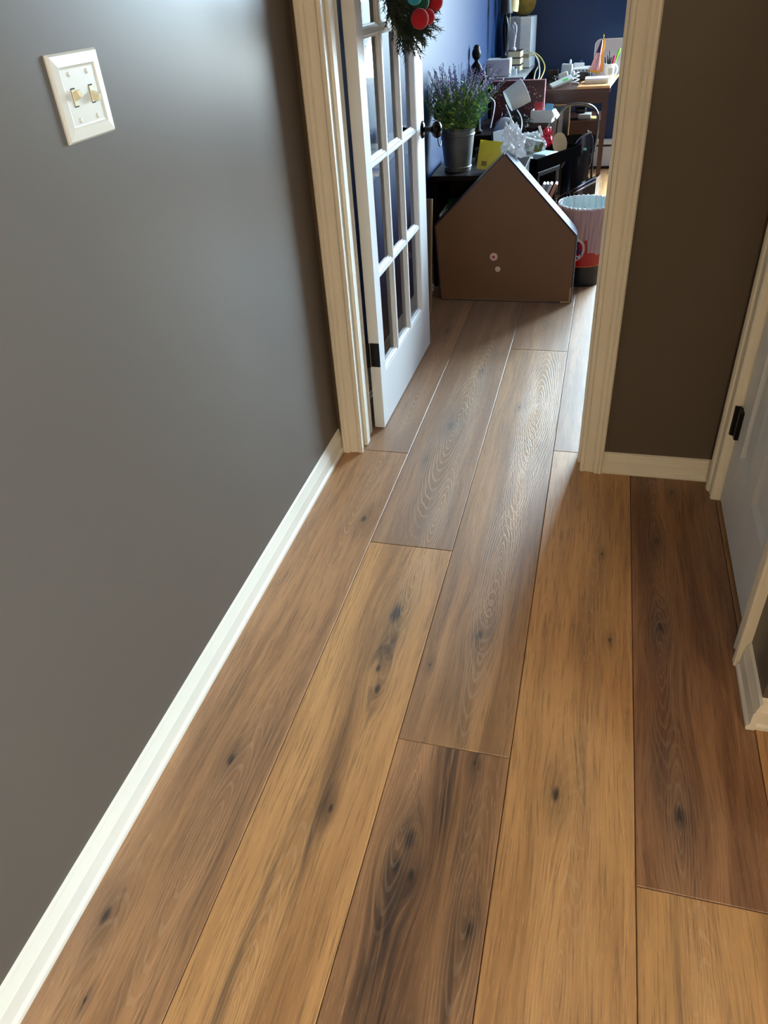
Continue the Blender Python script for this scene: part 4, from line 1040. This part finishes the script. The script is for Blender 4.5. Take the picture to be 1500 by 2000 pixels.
MB().box(-.011, .011, -.006, .006, -.008, .008, .004).build('clip_body', mat('turquoise', '6fc9b8', .3), cl)
for dx_ in (-.009, .009): MB().box(dx_-.0018, dx_+.0018, -.002, .002, .006, .034, .001).build('clip_prong', mat('clip_pale', 'b9e4d8', .3), cl)
# nearer black tote with chrome rim
tt = thing('black_tote', 'black shiny tote with chrome rim and looped handle behind the red bucket', 'bag', (ap(1125, 385, 4.35).x, 4.35, 0), R_(-12))
def tb_(u, v): return (-.105+.205*u, -.045*sin(u*pi), .02+(.225+.125*u**.8)*v)
b = MB(); b.grid(tb_, 10, 8); b.grid(lambda u, v: (tb_(u, v)[0], .09+.045*sin(u*pi), tb_(u, v)[2]), 10, 8)
b.grid(lambda u, v: (-.105, .09*v, .02+.225*u), 4, 2); b.grid(lambda u, v: (.10, .09*v, .02+.35*u), 4, 2); b.box(-.1, .095, .005, .085, 0, .02, .004)
b.build('bag_wall', mat('black_vinyl', '1a1a1f', .2, var=.05), tt, smooth=True)
for dz, yy in ((.004, -.001), (-.014, -.004)):
    b = MB(); b.tube([Vector(tb_(i/20, 1))+Vector((0, yy, dz)) for i in range(21)], .0042, 8); b.build('chrome_rim', chrome, tt, smooth=True)
b = MB(); b.tube([(-.055+.05*u*1.0, -.052, .19+.115*sin(u*pi/1.0)**.7 if 0 < u < 1 else .19) for u in [i/24 for i in range(25)]], .0042, 8); b.build('handle', blackp, tt, smooth=True)

# --- heater along the back wall
ht = thing('baseboard_heater', 'long white baseboard heater below the navy wall', 'heater', (-.30, YB, 0))
hm = mat('heater_white', 'c7ccd2', .35, var=.02)
b = MB(); b.sweep([(.022, .068), (.150, .068), (.158, .060), (.158, .058), (.148, .056), (.022, .060)], (0, 0, 0), (1.7, 0, 0), (0, 0, 1), (0, -1, 0)); b.build('front_cover', hm, ht)
b = MB(); b.sweep([(.200, .000), (.200, .060), (.192, .068), (.172, .068), (.172, .062), (.190, .058), (.190, 0)], (0, 0, 0), (1.7, 0, 0), (0, 0, 1), (0, -1, 0)); b.build('top_cover', hm, ht)
MB().box(0, 1.7, -.05, 0, .0, .19).build('dark_core', blackp, ht)
for xx in (-.012, 1.70): MB().box(xx, xx+.012, -.069, 0, 0, .201, .001).build('end_cap', hm, ht)

# --- left desk by the corner
ld = thing('side_desk', 'narrow grey desk in the blue room corner', 'desk', (-.785, 5.56, 0))
gm2 = mat('desk_grey', '8b8d90', .35, var=.05)
MB().box(0, .235, 0, .80, .70, .72, .002).build('desk_top', gm2, ld)
for lx, ly in ((.005, .005), (.20, .005), (.005, .77), (.20, .77)): MB().box(lx, lx+.025, ly, ly+.025, 0, .70, .001).build('leg', dw, ld)
# white printer / scanner box
pr = box_obj('printer_box', 'white electronics box at the front of the grey corner desk', 'box', (ap(972, 152, 5.66).x+.006, 5.68, .721), (.155, .12, .098), mat('printer_white', 'c9cdd3', .35), c=.003)
MB().box(-.068, -.030, -.0612, -.060, .070, .074).box(-.066, -.036, -.0612, -.060, .052, .064).build('printed_lines', mat('print_grey2', '9da2a8', .5), pr)
MB().lathe([(0, .001), (.004, 0)], 12, Tm((.02, -.0605, .045), rx=R_(90))).build('button', greyp, pr)
# black vase lamp base
vl = thing('black_table_lamp', 'glossy black baluster table lamp on the white electronics box', 'lamp', (ap(988, 112, 5.74).x-.004, 5.70, .8205))
k_ = 1.0
prof = [(0, 0), (.026, 0), (.027, .005), (.012, .012), (.008, .022), (.010, .040), (.016, .075), (.021, .110), (.0235, .150), (.022, .185), (.016, .213), (.009, .226), (.011, .232), (.006, .236), (.006, .262), (0, .262)]
b = MB(); b.lathe(prof, 28); b.build('lamp_base', mat('black_gloss', '09080a', .25, spec=.25), vl, smooth=50)
b = MB(); b.lathe([(.046, .245), (.040, .255), (.030, .36), (.028, .36), (.038, .255), (.046, .245)], 28); b.build('lamp_shade', mat('shade_black', '120f10', .6), vl, smooth=35)
b = MB(); b.tube([(.024, -.010, .20), (.026, -.012, .12), (.020, -.014, .06), (.026, -.02, .0)], .002, 6); b.build('metal_strip', chrome, vl, smooth=True)
# stack of three books
for k in range(3):
    book(['bottom', 'middle', 'top'][k]+' book of the stack of three fat black books behind the electronics box', ap(1000, 128, 5.95).x-.026, 5.85, .721+k*.0415, .095, .115, .041, mat('book_black2', '171412', .4), cream, rz=R_(-4), group=None)
tp = thing('brass_hand_tool', 'open silver scissors-like stand lying in front of the stack of black books', 'tool', (ap(1018, 140, 5.80).x, 5.80, .721))
MB().box(-.030, .020, -.003, .003, 0, .008, .001, Tm(rz=.7)).box(-.01, .030, -.003, .003, .008, .015, .001, Tm(rz=-.5)).build('blade', chrome, tp)
jr = thing('glass_jar', 'little clear jar beside the white electronics box on the grey desk', 'jar', (ap(1004, 145, 5.72).x+.004, 5.715, .721))
MB().lathe([(0, 0), (.016, 0), (.017, .03), (.014, .036), (0, .036)], 18).build('jar_body', mat('jar_glass', 'b9c9cf', .1, alpha=.55), jr, smooth=35)
MB().lathe([(.0155, .034), (.0155, .046), (0, .047)], 18).build('lid', chrome, jr, smooth=35)
# silver hand sculpture on the books
hs = thing('hand_sculpture', 'slender silver hand sculpture standing on the stack of black books', 'sculpture', (ap(1003, 88, 5.90).x, 5.91, .721+.1250))
hs.scale = (1.25, 1.25, 1.2)
slv = mat('silver', 'e6e8ea', .35, metal=.5)
MB().lathe([(0, 0), (.014, 0), (.014, .010), (.007, .013), (0, .013)], 16).build('sculpture_base', slv, hs, smooth=30)
b = MB(); b.tube([(.001, 0, .012), (.002, 0, .035), (.004, 0, .055), (.005, 0, .070)], [.0065, .0060, .0075, .0090], 10)
b.build('palm', slv, hs, smooth=True)
for q in (((.003, 0, .062), (-.004, 0, .080), (-.011, 0, .094), (-.018, 0, .108)), ((.006, 0, .072), (.010, 0, .095), (.008, 0, .115), (.001, 0, .132)), ((.004, .004, .072), (.005, .005, .095), (.002, .005, .118), (-.004, .005, .130)), ((.007, -.004, .070), (.012, -.005, .09), (.012, -.005, .108), (.008, -.005, .122)), ((.002, -.004, .070), (0, -.006, .09), (-.005, -.006, .108), (-.009, -.006, .120))):
    b = MB(); b.tube(q, [.0042, .0036, .0030, .0020], 8); b.build('finger', slv, hs, smooth=True)
# white pc tower
pc = thing('computer_tower', 'white computer tower with grey side at the back of the grey corner desk', 'computer', (ap(1025, 125, 6.10).x-.040, 6.14, .7215), R_(-6))
MB().box(-.085, .085, -.07, .12, 0, .30, .004).build('case_side', mat('tower_grey', 'a3abb3', .35), pc)
MB().box(.010, .086, -.073, -.069, .004, .298, .002).build('front_panel', white, pc)
MB().box(.018, .078, -.0750, -.0728, .125, .255, .001).build('front_inset', mat('tower_inset', 'dbe4ea', .3), pc)
MB().box(.018, .078, -.0748, -.0728, .060, .085, .001).build('tan_slot', mat('tan_slot', 'a39a86', .5), pc)
MB().lathe([(0, .001), (.003, .001)], 10, Tm((.066, -.0735, .105), rx=R_(90))).build('power_button', blackp, pc)
MB().box(-.04, -.01, -.0712, -.0698, .235, .26).build('side_badge', mat('badge', 'c9d3d8', .3), pc)
# gold globe on top
gg = thing('gold_disc', 'tarnished gold disc standing on top of the white computer tower', 'ornament', (ap(1018, 38, 6.14).x+.012, 6.17, 1.022), rot=(R_(0), 0, R_(-8)))
b = MB(); b.lathe([(0, .012), (.035, .010), (.077, .004), (.084, 0), (.077, -.004), (0, -.006)], 36, Tm((0, 0, .084), rx=R_(90))); b.build('disc', mat('old_gold', '8a7434', .4, metal=.5, var=.3, nscale=25), gg, smooth=True)
MB().box(-.03, .03, -.012, .012, 0, .006, .001).build('disc_foot', blackp, gg)
# cream shade with stem and pull chain
cs = thing('cream_desk_lamp', 'desk lamp with cream shade and pull chain in front of the gold disc', 'lamp', (ap(1000, 118, 6.0).x-.036, 6.01, .7215))
MB().lathe([(0, 0), (.020, 0), (.020, .006), (0, .008)], 18).build('lamp_foot', mat('ivory_metal', 'd8cfa4', .4), cs, smooth=30)
b = MB(); b.tube([(0, 0, .006), (.004, 0, .16), (.016, -.004, .345)], .0028, 8); b.build('stem', mat('ivory_metal', 'd8cfa4', .4), cs, smooth=True)
b = MB(); b.lathe([(.050, 0), (.052, .002), (.046, .05), (.034, .095), (.032, .095), (.044, .05), (.050, 0)], 28, Tm((.014, -.004, .345), ry=R_(12))); b.build('shade', mat('cream_shade', 'e0d49c', .6), cs, smooth=35)
b = MB(); b.tube([(.050, -.03, .355), (.050, -.03, .235)], .0008, 5); b.sphere((.050, -.03, .229), .0042, 10, 6); b.build('pull_chain', mat('brass_dark', '3b3120', .3, metal=.8), cs, smooth=True)
# cables yellow and white from tower
for nm, hx, pts in (('yellow', 'd8c46a', ((1034, 103, 6.0), (1046, 104, 5.98), (1058, 115, 5.93), (1064, 132, 5.85), (1058, 150, 5.75), (1052, 160, 5.66))),
                    ('white', 'dfe3dc', ((1030, 120, 6.0), (1040, 103, 5.98), (1050, 116, 5.93), (1054, 134, 5.85), (1053, 150, 5.75), (1048, 160, 5.66))),
                    ('cream', 'cfc79a', ((1036, 108, 6.0), (1048, 110, 5.97), (1053, 125, 5.90), (1046, 140, 5.82), (1043, 155, 5.72), (1042, 162, 5.66)))):
    L0 = ap(*pts[0]); co = thing('loose_cable', '%s cable looping down from the computer tower to the gap between the desks' % nm, 'cable', L0)
    P_ = [ap(*q)-L0 for q in pts]; q = []
    for i in range(len(P_)-1):
        p0, p1, p2, p3 = P_[max(i-1, 0)], P_[i], P_[i+1], P_[min(i+2, len(P_)-1)]
        for s_ in range(6):
            t = s_/6; q.append(.5*((2*p1)+(p2-p0)*t+(2*p0-5*p1+4*p2-p3)*t*t+(3*p1-p0-3*p2+p3)*t**3))
    q.append(P_[-1]); b = MB(); b.tube(q, .004, 7); b.build('cable_strand', mat('cable_'+nm, hx, .4), co, smooth=True)

# --- black figurine behind the lavender, on the white wall side table
fgz = ap(918, 150, 4.70)
fi = thing('black_figurine', 'black standing figurine with a round head rising behind the lavender', 'figurine', (fgz.x, 4.93, .502))
fi.scale = (1.15, 1.15, 1.17)
bf = mat('ebony', '0a0808', .45, spec=.2)
b = MB(); b.lathe([(0, 0), (.035, 0), (.036, .010), (.026, .018), (.022, .10), (.030, .18), (.036, .245), (.034, .275), (.022, .300), (.010, .312), (.009, .322)], 24, Matrix.Diagonal((1, .75, 1.02, 1))); b.build('body', bf, fi, smooth=45)
b = MB(); b.sphere((0, -.003, .352), .025, 16, 12, (.92, .95, 1.15)); b.sphere((0, .004, .372), .018, 14, 8); b.build('head', bf, fi, smooth=True)
for s_ in (-1, 1):
    b = MB(); b.tube([(.030*s_, 0, .280), (.043*s_, -.002, .235), (.040*s_, -.015, .195), (.018*s_, -.026, .185)], [.011, .010, .008, .006], 10); b.build('arm', bf, fi, smooth=True)

# ================================================================== warm floor lamp at the rear of the hall, behind the photographer
lampo = thing('floor_lamp', 'floor lamp with a warm glowing shade at the rear of the hall', 'lamp', (0.12, -2.30, 0))
MB().lathe([(0, 0), (.13, 0), (.13, .015), (.02, .03), (0, .03)], 32).build('base', chrome, lampo, smooth=30)
MB().tube([(0, 0, .03), (0, 0, 1.12)], .010, 10).build('pole', chrome, lampo, smooth=True)
em, eb = newmat('lamp_shade_lit'); eb.inputs['Base Color'].default_value = (.9, .85, .75, 1); eb.inputs['Emission Color'].default_value = (1, .76, .47, 1); eb.inputs['Emission Strength'].default_value = LAMP_W
MB().lathe([(.17, 1.06), (.13, 1.34), (.125, 1.34), (.165, 1.06), (.17, 1.06)], 32).build('lamp_shade', em, lampo, smooth=40)

ce = thing('added_fill_light', 'added round fill light over the side room, out of view', 'lamp', (1.25, -.35, ZC))  # fill source added to brighten the foreground floor, not a known fixture
MB().lathe([(0, 0), (.16, 0), (.16, -.02), (.15, -.025), (0, -.025)], 32).build('fill_canopy', chrome, ce, smooth=30)
em, eb = newmat('fill_glow'); eb.inputs['Emission Color'].default_value = (1, .90, .76, 1); eb.inputs['Emission Strength'].default_value = 48.0
MB().lathe([(.15, -.025), (.145, -.05), (.11, -.075), (.05, -.088), (0, -.09)], 32).build('fill_dome', em, ce, smooth=True)
